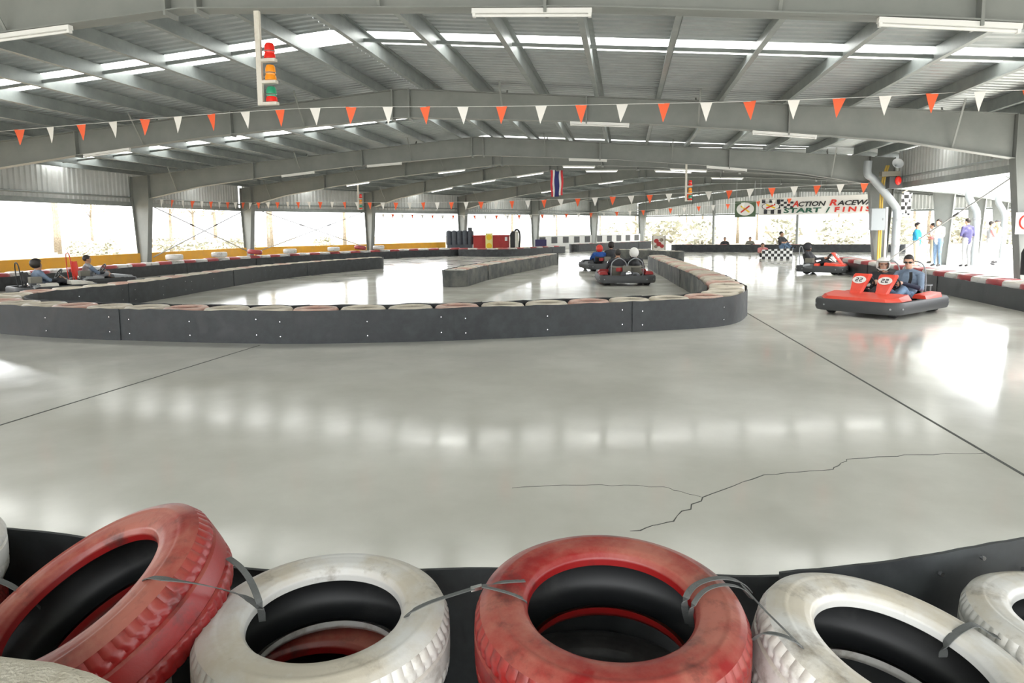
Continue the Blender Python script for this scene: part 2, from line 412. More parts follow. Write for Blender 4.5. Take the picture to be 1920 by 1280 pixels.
# ---- walls above the openings, girts, low walls
OPEN_L = 2.5
def wallrun(name, pts, z0, z1, off, parent=None, outside=1):
    root = struct(empty(name))
    for a, b in zip(pts, pts[1:]):
        d = (b-a).normalized(); nn = V((d.y, -d.x, 0))*off
        a2, b2 = a+nn, b+nn
        o = corrugated('wall_sheet', Z(a2, z0), Z(b2, z0), Z(b2, z1), Z(a2, z1), 'wallsheet', root)
        m_ = MB(); nn2 = V((d.y, -d.x, 0))*(off*.8)
        m_.bar(Z(a+nn2, z0+.06), Z(b+nn2, z0+.06), .06, .16); m_.build('girt', 'galv', root)
        nn3 = V((d.y, -d.x, 0))*(off*.75)
        m_ = MB(); m_.tube([Z(a+nn3, z0+.30), Z(b+nn3, z0+.30)], .035, 8); m_.build('girt_pipe', 'galv', root, True)
    return root
leftpts = [f[0] for f in FR[1:]]
rightpts = [f[1] for f in FR[1:5]] + [f[1] for f in FR[7:]]
wl_ = wallrun('wall_left', leftpts, OPEN_L, ZE+.16, -.42)
wr_ = wallrun('wall_right', rightpts, 2.62, ZE+.16, .42)
# end wall: sheet over opening in gable shape, slender posts
ew = struct(empty('wall_end')); l_, r_ = FR[-1]; o_ = BD*.25; mid = (l_+r_)/2
for a, b, za, zb in ((l_, mid, ZE, ZA), (mid, r_, ZA, ZE)):
    corrugated('wall_sheet', Z(a+o_, 2.52), Z(b+o_, 2.52), Z(b+o_, zb+.2), Z(a+o_, za+.2), 'wallsheet', ew)
m_ = MB(); m_.bar(Z(l_+o_*.6, 2.45), Z(r_+o_*.6, 2.45), .08, .12); m_.build('girt', 'galv', ew)
for f in (.25, .5, .75):
    p = lerp(l_, r_, f)+o_*.5; m_ = MB(); m_.bar(Z(p, 0), Z(p, 4.0), .16, .16, d); m_.build('post', 'steel', ew)
# yellow low walls between left columns
yl = struct(empty('wall_low_yellow'))
for i in range(1, 7):
    a, b = FR[i][0], FR[i+1][0]; d = (b-a).normalized(); q0 = .28; q1 = .28
    if i == 6: b = lerp(a, b, .83)
    m_ = MB(); nn = V((d.y, -d.x, 0))*.0
    m_.bar(Z(a+d*q0, .38), Z(b-d*q1, .38), .10, .76); m_.build('yellow_panel', 'yellow', yl)
ck = struct(empty('wall_low_checkered'))
for i in (8, 9):
    a, b = FR[i][0], FR[i+1][0] if i+1 < NF else FR[i][0]
    d = (b-a).normalized(); nn = V((d.y, -d.x, 0))
    m_ = MB(); m_.bar(Z(a+d*.3, .5), Z(b-d*.3, .5), .10, 1.0); m_.build('white_panel', 'white', ck)
    for k in range(5):
        c = lerp(a, b, (k+.55)/5.2)+nn*.06
        m_ = MB(); m_.bar(Z(c-d*.33, .68), Z(c+d*.33, .68), .02, .46); m_.build('black_square', 'darkgrey', ck)
# bracing rods
def rod(p, q, label, r=.02):
    m_ = MB(); m_.tube([p, q], r, 6); o = m_.build('bracing_rod', 'grey'); tag(o, label, 'brace')
    c = lerp(V(p), V(q), .38); d = (V(q)-V(p)).normalized(); m2 = MB(); m2.tube([c-d*.12, c+d*.12], .03, 6); m2.build('turnbuckle', 'darkgrey', o)
a, b = FR[4][0], FR[5][0]
rod(Z(a, 2.55)+V((.1, .3, 0)), Z(b, .6)+V((.1, -.3, 0)), 'thin bracing rod before the bend of the yellow wall, falling away from the beacon poles')
rod(Z(b, 2.55)+V((.16, -.3, 0)), Z(a, .6)+V((.16, .3, 0)), 'thin bracing rod before the bend of the yellow wall, rising towards the plastic tank')
a, b = FR[5][0], FR[6][0]
rod(Z(lerp(a, b, .06), 2.55)+V((.1, 0, 0)), Z(lerp(a, b, .94), .6)+V((.1, 0, 0)), 'thin bracing rod crossing the opening after the bend of the yellow wall, falling away')
rod(Z(lerp(a, b, .94), 2.55)+V((.18, 0, 0)), Z(lerp(a, b, .06), .6)+V((.18, 0, 0)), 'thin bracing rod crossing the opening after the bend of the yellow wall, rising away')
rod((7.95, 15.8, 2.5), (7.95, 22.3, .5), 'bracing rod slanting across the opening in front of the standing people', .016)

# ------------------------------------------------------------------ barriers
def resample(pts, step):
    pts = [V((p[0], p[1], 0)) for p in pts]
    # Catmull-Rom
    out = []
    for i in range(len(pts)-1):
        p0 = pts[max(i-1, 0)]; p1 = pts[i]; p2 = pts[i+1]; p3 = pts[min(i+2, len(pts)-1)]
        for k in range(12):
            t = k/12; out.append(.5*((2*p1)+(p2-p0)*t+(2*p0-5*p1+4*p2-p3)*t*t+(3*p1-p0-3*p2+p3)*t**3))
    out.append(pts[-1])
    L = [0]
    for a, b in zip(out, out[1:]): L.append(L[-1]+(b-a).length)
    n_ = max(1, round(L[-1]/step)); res = []
    j = 0
    for k in range(n_+1):
        s_ = L[-1]*k/n_
        while j < len(L)-2 and L[j+1] < s_: j += 1
        t = (s_-L[j])/max(1e-6, L[j+1]-L[j]); res.append(lerp(out[j], out[j+1], min(1, t)))
    return res
def offset(pts, d):
    res = []
    for i, p in enumerate(pts):
        t = (pts[min(i+1, len(pts)-1)]-pts[max(i-1, 0)]).normalized(); res.append(p+V((t.y, -t.x, 0))*d)
    return res
def tire_profile(R=.318, rb=.192, W=.2):
    h = W/2
    outer = [(rb, h*.62), (rb+.002, h*.80), (rb+.012, h*.93), (rb+.03, h*.985), (rb+.055, h), (rb+.08, h*.985), (R-.03, h*.93), (R-.014, h*.83), (R-.005, h*.70), (R-.001, h*.5), (R, h*.25)]
    outer = outer + [(r, -z) for r, z in reversed(outer)]
    inner = [(rb+.006, -h*.58), (rb+.03, -h*.8), (R-.05, -h*.78), (R-.022, -h*.55), (R-.016, 0), (R-.022, h*.55), (R-.05, h*.78), (rb+.03, h*.8), (rb+.006, h*.58)]
    return outer, inner
def small_tire(name, m1, n=20, R=.318, W=.215):
    prof = [(.192, .06), (.20, .092), (.235, .107), (.285, .098), (.312, .07), (.318, .0), (.312, -.07), (.285, -.098), (.235, -.107), (.20, -.092), (.192, -.06), (.29, -.06), (.30, .0), (.29, .06)]
    mb_ = MB(); vs = []; fs = []; P = len(prof)
    k0 = R/.318; q0 = W/.215
    mb_.lathe([(r*k0, z*q0) for r, z in prof], n, closed=True)
    mb_.m = [1 if (i % P) in (10, 11, 12, 13) else 0 for i in range(len(mb_.f))]
    return mb_.mesh(name, [m1, 'rubber'], 'all')
TM = {k: small_tire('barrier_tire', k) for k in ('tirefarred', 'tirewhite', 'tirepink', 'tirecream')}
def belt_panel(pts, z0, z1, th, m_, parent, rnd, wav=.006):
    """thin curved rubber panel following pts (already on the outside face)"""
    vs = []; fs = []; n_ = len(pts)
    for i, p in enumerate(pts):
        t = (pts[min(i+1, n_-1)]-pts[max(i-1, 0)]).normalized(); nn = V((t.y, -t.x, 0))
        j = nn*rnd.uniform(-wav, wav); zt = z1+(rnd.uniform(-.008, .008) if wav > .004 else .004*sin(i*.21))
        vs += [tuple(p+V((0, 0, z0))), tuple(p+j+V((0, 0, zt))), tuple(p+j-nn*th+V((0, 0, zt))), tuple(p-nn*th+V((0, 0, z0)))]
    for i in range(n_-1):
        for k in range(4): fs.append((4*i+k, 4*i+4+k, 4*i+4+(k+1) % 4, 4*i+(k+1) % 4))
    fs += [(0, 1, 2, 3), tuple(4*(n_-1)+k for k in (3, 2, 1, 0))]
    b_ = MB(); b_.add(vs, fs); return b_.build('belt_panel', m_, parent, True)
def barrier(label, pts, cols, tlabels, group, hb=.44, half=.345, panel=2.3, matn='belt', caps=(True, True), screws=False, seed=1, tstep=.655, scale=1., sides=(1, -1), tj=.02, rows=2, skip=(), prot=.0):
    rnd = random.Random(seed)
    path = resample(pts, .16)
    root = tag(empty('belt_barrier', path[0]), label, 'barrier')
    org = V(path[0])
    L_, R_ = offset(path, half), offset(path, -half)
    def cap(p, a, b):
        # half circle from a to b about p
        s_ = a-p; ang = atan2(s_.y, s_.x); return [p+V((cos(ang+pi*k/9), sin(ang+pi*k/9), 0))*half for k in range(1, 9)]
    outl = L_[:]
    if caps[1]: outl = outl + cap(path[-1], L_[-1], R_[-1])
    segs = []
    R2 = R_[::-1]
    if caps[1]:
        outl = outl + R2
        if caps[0]: outl = outl + cap(path[0], R_[0], L_[0]) + [L_[0]]
        segs = [outl]
    elif caps[0]: segs = [R2 + cap(path[0], R_[0], L_[0]) + L_]
    else: segs = [L_, R2]
    cnt = max(3, int(panel/.16))
    for sg in segs:
        i = 0; k = 0
        while i < len(sg)-1:
            j = min(len(sg)-1, i+cnt+rnd.randint(-1, 2))
            if len(sg)-1-j < 4: j = len(sg)-1
            pp = sg[i:j+1]
            if k % 2:
                pp = offset(pp, .012)
            if len(pp) >= 2:
                o = belt_panel([p-org for p in pp], .0, hb, .012, matn, root, rnd, .02 if matn == 'beltdust' else .006)
                if screws:
                    for q, hz in ((1, .3), (1, .1), (len(pp)-2, .33), (len(pp)-2, .12), (len(pp)//2, .29), (len(pp)//2, .1)):
                        if q < 1 or q > len(pp)-2: continue
                        t = (pp[q+1]-pp[q-1]).normalized(); nn = V((t.y, -t.x, 0)); c = pp[q]-org+nn*.004
                        s_ = MB(); s_.tube([c+V((0, 0, hz)), c+nn*.008+V((0, 0, hz))], .009, 6); s_.build('screw', 'chrome', o)
            i = j; k += 1
    # tires
    tp = resample(pts, tstep*scale); base = MB(); h = hb/rows*1.0
    for i, p in enumerate(tp):
        cc = cols[i % len(cols)]
        if not any(a <= i < b for a, b in skip):
            o = link('barrier_tire', TM[cc], None, (p.x, p.y, hb-.215/2*scale+prot+.012), (rnd.uniform(-tj, tj), rnd.uniform(-tj, tj), rnd.uniform(0, 6)))
            o.scale = (scale*.985,)*3
            tag(o, tlabels[cc], 'tire', group)
        z0 = .0
        while z0 < hb-.215*scale-.1+prot:
            hh = (hb-.215*scale+prot)/(rows-1)
            base.lathe([(.2*scale, .01), (.315*scale, .03), (.318*scale, hh*.5), (.315*scale, hh-.02), (.2*scale, hh-.003)], 10, Matrix.Translation((p.x, p.y, z0)), closed=True); z0 += hh
    o = base.build('lower_tire_layer', 'rubber', None); tag(o, 'lower layer of tires hidden between the belts of the ' + label.split(' with ')[0], 'tires', None, 'stuff')
    return root
def loose_tires():
    rr2 = random.Random(4)
    for k, (x, y) in enumerate(((-16.42, 22.9), (-16.2, 25.4), (-15.85, 27.5), (-15.3, 29.6), (-14.4, 32.4), (-13.6, 33.9), (-13.0, 35.0))):
        c = ('tirewhite', 'tirewhite', 'tirefarred', 'tirewhite', 'tirewhite', 'tirefarred', 'tirewhite')[k]
        o = link('barrier_tire', TM[c], None, (x, y, .60+(.03 if k % 3 == 2 else 0)), (.12 if k % 3 == 2 else 0, .0, rr2.uniform(0, 6)))
        o.scale = (.96, .96, .96)
        tag(o, ('white' if c == 'tirewhite' else 'red') + ' loose tire lying on top of the barrier by the yellow wall bend', 'tire', 'loose tires on the outer barrier')
RW = ('tirefarred', 'tirewhite'); PC = ('tirecream', 'tirepink', 'tirecream')
def TL(where): return {'tirefarred': 'red painted tire ' + where, 'tirewhite': 'white painted tire ' + where, 'tirepink': 'dusty pinkish tire ' + where, 'tirecream': 'dusty cream tire ' + where}
# front barrier of the loop, nearest mid-field belt
front = [(1.72, 12.1), (1.25, 10.95), (.0, 10.28), (-1.8, 9.48), (-3.4, 9.0), (-4.9, 8.77), (-6.9, 8.84), (-8.6, 9.05), (-10.1, 9.6), (-10.85, 10.9), (-10.65, 13.0), (-11.0, 16.5), (-11.2, 19.5), (-10.7, 23), (-9.8, 25.9)]
barrier('long black belted barrier with screwed panels sweeping across the middle and up the left', front, ('tirecream', 'tirecream', 'tirepink'), TL('in the long barrier sweeping across the middle and up the left'), 'tires in the long middle barrier', screws=True, caps=(False, True), seed=3, tj=.012, hb=.445)
barrier('tire barrier running back from the right end of the front barrier', [(1.82, 12.75), (1.85, 15.5), (1.62, 19.5), (1.35, 23.6), (1.2, 26.2)], PC, TL('in the barrier running back beside the two rear-view karts'), 'tires in the return barrier', caps=(False, True), seed=5, matn='beltdust', tj=.02, prot=.03)
barrier('middle tire barrier with a rounded nose', [(-4.45, 17.7), (-4.35, 20), (-4.0, 23), (-3.45, 26.5), (-3.15, 29.2)], ('tirewhite', 'tirepink', 'tirecream'), TL('in the middle barrier with the rounded nose'), 'tires in the middle barrier', seed=8, matn='beltdust')
barrier('long outer tire barrier in front of the yellow low wall', [(-16.75, 8), (-16.7, 14), (-16.6, 20), (-16.25, 25.5), (-15.1, 31), (-12.0, 36.6), (-9.7, 38.6)], RW, TL('on the outer barrier in front of the yellow wall'), 'red and white tires by the yellow wall', seed=9, caps=(True, True), hb=.37, prot=.09, tj=.03)
barrier('outer tire barrier in front of the tank and the red container', [(-9.0, 38.0), (-6.9, 37.3), (-5.6, 39.2), (-4.0, 42.5)], RW, TL('on the barrier in front of the tank and red container'), 'tires by the tank', seed=10, hb=.40, prot=.05)
barrier('long far tire barrier below the checkered low wall', [(-3.2, 44.2), (-1.0, 48.0), (1.6, 52)], ('tirewhite', 'tirefarred'), TL('on the far barrier below the checkered wall'), 'tires by the checkered wall', seed=11, hb=.5)
barrier('far cross tire barrier below the end opening', [(3.2, 43.4), (7, 42.6), (11, 41.9), (15.0, 41.0)], ('tirecream', 'tirefarred', 'tirewhite'), TL('on the far cross barrier below the end opening'), 'tires on the far cross barrier', seed=12)
barrier('short far tire barrier beside the patterned board', [(-.2, 34.6), (1.4, 33.2), (2.3, 31.6)], ('tirecream', 'tirewhite'), TL('on the short barrier beside the patterned board'), 'tires on the short far barrier', seed=14, matn='beltdust')
barrier('right outer tire barrier in front of the standing people', [(7.2, 23.9), (7.15, 22), (7.2, 19), (7.16, 16.5), (7.1, 13), (7.0, 9.5)], RW, TL('on the right barrier in front of the standing people'), 'red and white tires on the right', seed=13, hb=.37, prot=.09, caps=(True, False), scale=.93, half=.33)

loose_tires()
# ------------------------------------------------------------------ foreground tires
def big_tire_meshes(colr):
    outer, inner = tire_profile(); N = 264
    def ring(prof, name, m1, groove=False):
        vs = []; fs = []; P = len(prof)
        for k in range(N):
            a = 2*pi*k/N
            for j, (r, z) in enumerate(prof):
                rr = r
                if groove:
                    ph = (a*66/(2*pi) + abs(z)*9.0) % 1.0
                    edge = abs(z)
                    if ph < .26 and edge > .034: rr -= .0045
                    if abs(edge-.034) < .004: rr -= .006
                vs.append((rr*cos(a), rr*sin(a), z))
        for k in range(N):
            j = (k+1) % N
            for i in range(P-1): fs.append((k*P+i, j*P+i, j*P+i+1, k*P+i+1))
        b = MB(); b.add(vs, fs); return b.mesh(name, m1, True if groove else 'all')
    def dense(pts, n_):
        out = []
        for a, b in zip(pts, pts[1:]):
            for k in range(n_): out.append((a[0]+(b[0]-a[0])*k/n_, a[1]+(b[1]-a[1])*k/n_))
        return out+[pts[-1]]
    wall = outer[:8]
    # raised ring lines on the sidewall
    wl2 = []
    for r, z in dense(wall, 4):
        d_ = .0022 if (.222 < r < .228 or .262 < r < .268) and z > .05 else 0
        wl2.append((r, z+d_))
    tread = [(r, z) for r, z in outer if r > .3]
    tz = [.083-.166*k/26 for k in range(27)]
    def rz(z):
        q = abs(z)/.083; return .318-.004*q**2-.010*max(0, q-.7)/.3
    tread = [(rz(z), z) for z in tz]
    low = [(r, -z) for r, z in reversed(wall)]
    return dict(sidewall=ring(wl2, 'sidewall', colr), lower_sidewall=ring([(r, -z) for r, z in reversed(wl2)], 'lower_sidewall', colr), tread=ring(tread, 'tread', colr, True), inner_liner=ring(inner, 'inner_liner', 'liner'))
BT = {c: big_tire_meshes(c) for c in ('tirered', 'tirewhite')}
def big_tire(c, loc, rot, label, s=1., group=None):
    root = tag(empty('painted_tire', loc), label, 'tire', group); root.rotation_euler = (Matrix.Rotation(rot[1], 3, 'Y') @ Matrix.Rotation(rot[0], 3, 'X') @ Matrix.Rotation(rot[2], 3, 'Z')).to_euler(); root.scale = (s, s, s)
    for k, me in BT[c].items(): link('sidewall' if k == 'lower_sidewall' else k, me, root)
    return root
FT = [('tirewhite', (-2.19, 1.60, .50), (0, 0, .3), 'white painted tire on top of the foreground wall, left of the tilted red tire', 1.),
      ('tirered', (-1.275, 1.41, .555), (radians(19), radians(-20), .2), 'tilted red painted tire leaning on a white tire in the foreground', 1.),
      ('tirewhite', (-.715, 1.48, .495), (radians(2), radians(1), 1.4), 'white painted tire with a loose grey strap end, between the two red tires', .95),
      ('tirered', (-.03, 1.55, .535), (radians(5), radians(1), .6), 'glossy red painted tire between two white tires in the foreground', 1.01),
      ('tirewhite', (.615, 1.58, .455), (radians(3), radians(12), 2.4), 'white painted tire tipped sideways with a thick dark strap over its rim', 1.),
      ('tirewhite', (1.175, 1.83, .415), (radians(0), radians(3), .9), 'white painted tire at the right end of the foreground wall', .92)]
for c, l, r, lab, s in FT: big_tire(c, l, r, lab, s)
BT['rubber'] = big_tire_meshes('rubber')
low_lab = {}
for k, (x, y) in enumerate(((-2.19, 1.60), (-1.47, 1.40), (-.76, 1.46), (-.06, 1.53), (.605, 1.58), (1.23, 1.83))):
    top = ('white tire at the far left', 'tilted red tire', 'white tire with the loose strap end', 'glossy red tire', 'tipped white tire', 'white tire at the right end')[k]
    for j in (0, 1):
        cc = ('tirered', 'tirewhite', 'tirered', 'rubber', 'rubber', 'rubber')[k] if j == 1 else ('tirewhite', 'tirered', 'tirewhite', 'tirewhite', 'tirered', 'tirewhite')[k]
        sc_ = .97 if k < 4 else .93; zs = (1, .84, 1, 1, .72, .84)[k]
        bt_ = big_tire(cc, (x, y, (.1*sc_+.203*sc_*j)*zs+.002), (0, 0, random.random()*6), {'tirered': 'red painted', 'tirewhite': 'white painted', 'rubber': 'black unpainted'}[cc] + (' tire directly under the ' if j else ' tire on the floor below the ') + top, sc_, 'lower foreground tires'); bt_.scale.z = sc_*zs
# belts behind the foreground tires
fb = tag(empty('belt_barrier', (0, 0, 0)), 'black rubber belt standing behind the foreground tires', 'barrier')
rnd = random.Random(2)
belt_panel(resample([(-3.2, 1.90), (-2.0, 1.93), (-1.1, 1.80), (-.43, 1.895), (.2, 1.94), (.50, 1.985)], .06)[::-1], 0, .50, .012, 'belt', fb, rnd, .002)
bp2 = belt_panel(resample([(.44, 1.955), (.8, 2.08), (1.3, 2.30), (2.2, 2.65), (3.5, 3.1)], .06)[::-1], 0, .525, .012, 'belt', fb, rnd, .002)
for x, y, z in ((.93, 2.128, .47), (1.07, 2.19, .50), (1.22, 2.256, .44)):
    s_ = MB(); s_.tube([(x, y-.015, z), (x+.004, y-.026, z)], .007, 8); s_.build('screw', 'chrome', bp2)
# beige ledge at the lower left corner
mb = MB(); n_ = 24; vs = []; fs = []
zl = .84; g0 = onz(-20, 1211, zl); g1 = onz(430, 1258, zl); sl = (g1.y-g0.y)/(g1.x-g0.x)
prof = [(-.45, 0), (-.45, zl), (-.03, zl), (-.008, zl-.01), (0, zl-.035), (0, 0)]
for k in range(n_+1):
    x = g0.x-1.2+(g1.x-g0.x+1.25)*k/n_; y = g0.y+sl*(x-g0.x)+random.uniform(-.002, .002); zz = random.uniform(-.002, .002)
    if k > n_-5: zz -= .012*(k-n_+5)**1.6
    vs += [(x, y+a, b+zz if b > .1 else b) for a, b in prof]
P = len(prof)
for k in range(n_):
    for i in range(P): fs.append((k*P+i, k*P+(i+1) % P, (k+1)*P+(i+1) % P, (k+1)*P+i))
fs += [tuple(range(P)), tuple(n_*P+i for i in range(P-1, -1, -1))]
mb.add(vs, fs); tag(mb.build('concrete_ledge', 'beige', None, True), 'rough beige concrete ledge in front of the tilted red tire', 'ledge')
# straps
def strap(label, pts, wid=.016, th=.002, nrm=None, kind='strap', mt='strap', clip=None):
    p = resample3(pts, 28); m_ = MB(); m_.ribbon(p, wid, th, nrm); o = m_.build('strap', mt, None, True); tag(o, label, 'strap')
    if clip is not None:
        c = p[clip]; d = (p[clip+1]-p[clip]).normalized(); m2 = MB(); m2.bar(c-d*.014, c+d*.014, wid*1.15, .008); m2.build('crimp_clip', 'chrome', o)
    return o
def resample3(pts, n_):
    pts = [V(p) for p in pts]; out = []
    S = len(pts)-1
    for k in range(n_+1):
        u = S*k/n_; i = min(S-1, int(u)); t = u-i
        p0 = pts[max(i-1, 0)]; p1 = pts[i]; p2 = pts[i+1]; p3 = pts[min(i+2, S)]
        out.append(.5*((2*p1)+(p2-p0)*t+(2*p0-5*p1+4*p2-p3)*t*t+(3*p1-p0-3*p2+p3)*t**3))
    return out
ST = []
def pz(x, y, z): return onz(x, y, z)
strap('grey strap running from the tilted red tire over the white tire', [pz(268, 1100, .665), pz(278, 1084, .72), pz(312, 1086, .752), pz(395, 1100, .69), pz(455, 1118, .613), pz(487, 1140, .60), pz(492, 1165, .54)])
strap('loose strap end standing up from the white tire', [pz(492, 1165, .55), pz(486, 1130, .612), pz(470, 1090, .64), pz(450, 1063, .66), pz(428, 1046, .67)])
strap('grey strap with a metal clip from the white tire to the glossy red tire', [pz(757, 1165, .55), pz(770, 1148, .608), pz(805, 1130, .615), pz(850, 1115, .615), pz(900, 1100, .62), pz(940, 1092, .642), pz(984, 1089, .638)], wid=.012, clip=18)
strap('dark cord lying on the rim of the glossy red tire', [pz(905, 1100, .640), pz(940, 1108, .644), pz(970, 1118, .640), pz(984, 1128, .625), pz(986, 1150, .56)], wid=.009)
strap('dark strap looped over the right rim of the glossy red tire', [pz(1290, 1170, .52), pz(1284, 1130, .622), pz(1303, 1098, .645), pz(1345, 1084, .648), pz(1385, 1090, .632), pz(1406, 1110, .59)], wid=.016)
strap('second dark strap looped over the right rim of the glossy red tire', [pz(1296, 1175, .52), pz(1297, 1142, .622), pz(1318, 1110, .645), pz(1352, 1097, .648), pz(1388, 1102, .632), pz(1408, 1122, .59)], wid=.012)
strap('thin wire slanting from the glossy red tire down to the tipped white tire', [pz(1390, 1095, .635), pz(1430, 1140, .63), pz(1470, 1180, .625), pz(1505, 1215, .60)], wid=.004)
strap('dark strap around the left rim of the tipped white tire', [pz(1410, 1200, .56), pz(1430, 1188, .612), pz(1460, 1190, .622), pz(1490, 1203, .615), pz(1514, 1228, .57)], wid=.012)
strap('thick dark strap over the right rim of the tipped white tire', [pz(1768, 1232, .46), pz(1775, 1205, .50), pz(1800, 1182, .525), pz(1828, 1172, .525), pz(1860, 1190, .50), pz(1900, 1206, .48)], wid=.02)
strap('dark strap lying across the left rim of the tilted red tire', [pz(-10, 1085, .60), pz(20, 1098, .59), pz(50, 1118, .56), pz(75, 1140, .52)], wid=.016)

# ------------------------------------------------------------------ bunting, flag, lamps, beacons
def pennant_meshes(w_, h_):
    r = {}
    for c in ('orange', 'flagwhite'):
        vs = []; fs = []; n_ = 5
        for k in range(n_+1):
            t = k/n_; hw = w_/2*(1-t)+.002; yb = .02*sin(t*2.2)
            vs += [(-hw, yb, -h_*t), (hw, yb, -h_*t), (hw, yb+.003, -h_*t), (-hw, yb+.003, -h_*t)]
        for k in range(n_):
            for q in range(4): fs.append((4*k+q, 4*k+4+q, 4*k+4+(q+1) % 4, 4*k+(q+1) % 4))
        fs += [(0, 1, 2, 3), tuple(4*n_+q for q in (3, 2, 1, 0))]
        m_ = MB(); m_.add(vs, fs); r[c] = m_.mesh('pennant', c)
    return r
def bunting(label, pts, spacing, w_=.24, h_=.34, first=0, start=.3):
    pts = resample3(pts, 60); L = [0]
    for a, b in zip(pts, pts[1:]): L.append(L[-1]+(b-a).length)
    root = tag(empty('bunting_string', pts[0]), label, 'bunting'); o0 = pts[0]
    m_ = MB(); m_.tube([p-o0 for p in pts], .005, 4); m_.build('cord', 'white', root)
    pm = pennant_meshes(w_, h_); s_ = start; k = first; j = 0; rr = random.Random(5)
    while s_ < L[-1]-.1:
        while L[j+1] < s_: j += 1
        p = lerp(pts[j], pts[j+1], (s_-L[j])/(L[j+1]-L[j])); d = pts[j+1]-pts[j]
        link('pennant', pm['orange' if k % 2 == 0 else 'flagwhite'], root, p-o0, (rr.uniform(-.12, .12), rr.uniform(-.08, .08), atan2(d.y, d.x)+rr.uniform(-.25, .25)))
        s_ += spacing; k += 1
def atY(x, y, Y):
    d = ray(x, y); return CAM+d*(Y/d.y)
bunting('near string of orange and white pennants across the hall', [atY(36, 243, 13.4)+(atY(36, 243, 13.4)-atY(340, 218, 13.4)).normalized()*1.54, atY(36, 243, 13.4)] + [atY(x, y, 13.4) for x, y in ((340, 218), (600, 202), (880, 200), (1180, 195), (1500, 187), (1845, 171), (1990, 168))], .772, .22, .34, 0, .0)
bunting('pennant string along the yellow wall up to the bend', [Z(FR[4][0]+V((.5, .2, 0)), 2.74), Z(lerp(FR[4][0], FR[5][0], .5)+V((.5, 0, 0)), 2.78), Z(FR[5][0]+V((.5, 0, 0)), 2.86)], .62, .22, .3, 1)
c4 = lerp(L4, PIV, .5)
bunting('pennant string from the bend of the yellow wall to the downpipe column', [Z(L4+V((.55, -.3, 0)), 2.86)] + [Z(lerp(L4+V((.4, -.6, 0)), PIV+V((-.4, -.5, 0)), f), z) for f, z in ((.15, 2.78), (.35, 2.62), (.55, 2.56), (.75, 2.64), (.9, 2.74))] + [Z(PIV+V((-.5, -.45, 0)), 2.78)], .66, .22, .3, 0)
a3, b3 = L5+V((.6, -.2, 0)), V((7.4, 30.2, 0))
bunting('far string of small pennants in front of the end opening', [Z(a3, 2.4), Z(lerp(a3, b3, .25), 2.22), Z(lerp(a3, b3, .5), 2.2), Z(lerp(a3, b3, .75), 2.36), Z(b3, 2.7)], .62, .17, .24, 1)
# striped flag hanging from the apex of the frame behind
ap = (FR[6][0]+FR[6][1])/2
fd = V((cos(YAW), sin(YAW), 0))
pf = ray(1044, 330); tpar = (ap-CAM).dot(V((-BW.y, BW.x, 0)))/pf.dot(V((-BW.y, BW.x, 0)))
fc = CAM+pf*tpar; fc.z = zbot(1)-.0
root = tag(empty('flag', fc, YAW), 'hanging flag with red, white and blue vertical stripes', 'flag')
xs = [-.27, -.18, -.10, .10, .18, .27]
for k, c in enumerate(('flagred', 'flagwhite', 'flagblue', 'flagwhite', 'flagred')):
    m_ = MB(); vs = []; fs = []; n_ = 14
    for j in range(n_+1):
        z = -1.12*j/n_*(1-.05*(k > 2)); 
        for x in (xs[k], xs[k+1]):
            xx = x*(1-.06*j/n_)+.015*sin(j*.6+k); y = .05*sin(x*14+j*.25)
            vs += [(xx, y, z), (xx, y+.004, z)]
    for j in range(n_):
        a = 4*j
        fs += [(a, a+2, a+6, a+4), (a+1, a+5, a+7, a+3), (a, a+4, a+5, a+1), (a+2, a+3, a+7, a+6)]
    m_.add(vs, fs); m_.build('stripe', c, root, True)
m_ = MB(); m_.tube([(-.3, 0, .01), (.3, 0, .01)], .012, 6); m_.build('rod', 'grey', root)

# fluorescent fittings fixed under the frames
def fitting(fi, f, side, label, lit=False, L=1.24):
    l_, r_ = FR[fi]; d = (r_-l_).normalized(); mid = (l_+r_)/2; e = l_ if side < 0 else r_
    ln = (mid-e).length; c = lerp(e, mid, f); f2 = min(1, f+L/ln)
    a, b = Z(lerp(e, mid, f), zbot(f)-.03), Z(lerp(e, mid, f2), zbot(f2)-.03)
    n_ = V((-d.y, d.x, 0))*-.06
    root = tag(empty('light_fitting', a), label, 'light', 'fluorescent fittings under the frames')
    dd = (b-a).normalized()
    m_ = MB(); m_.bar(n_, b-a+n_, .07, .05); m_.build('housing', 'white', root)
    m_ = MB(); m_.tube([n_+V((0, 0, -.042))+dd*.03, b-a+n_+V((0, 0, -.042))-dd*.03], .015, 8); m_.build('tube', 'tube_lit' if lit else 'white', root, True)
    for q in (dd*.02, b-a-dd*.02):
        m_ = MB(); m_.cbox((q+n_+V((0, 0, -.035))), (.03, .05, .05)); m_.build('lamp_holder', 'white', root)
def frame_hit(fi, px, py):
    l_, r_ = FR[fi]; d = (r_-l_).normalized(); n_ = V((-d.y, d.x, 0)); rr = ray(px, py); t = (l_-CAM).dot(n_)/rr.dot(n_); p = CAM+rr*t
    mid = (l_+r_)/2; f = 1-abs((p-mid).dot(d))/(mid-l_).length; return Z(p, zbot(max(0, f))), d, f, (1 if (p-mid).dot(d) > 0 else -1)
for fi, lab, lst in ((2, 'white tube light under the frame with the largest beacon pole', ((1110, 15), (1908, 42), (-30, 85))),
                     (3, 'white tube light under the frame behind the near bunting', ((163, 308), (1530, 242), (1180, 215))),
                     (4, 'white tube light under the frame that ends at the downpipe column', ((1138, 299), (1400, 316), (690, 317), (530, 335)))):
    for px, py in lst:
        _, _, f, s_ = frame_hit(fi, px, py); fitting(fi, f, s_, lab)
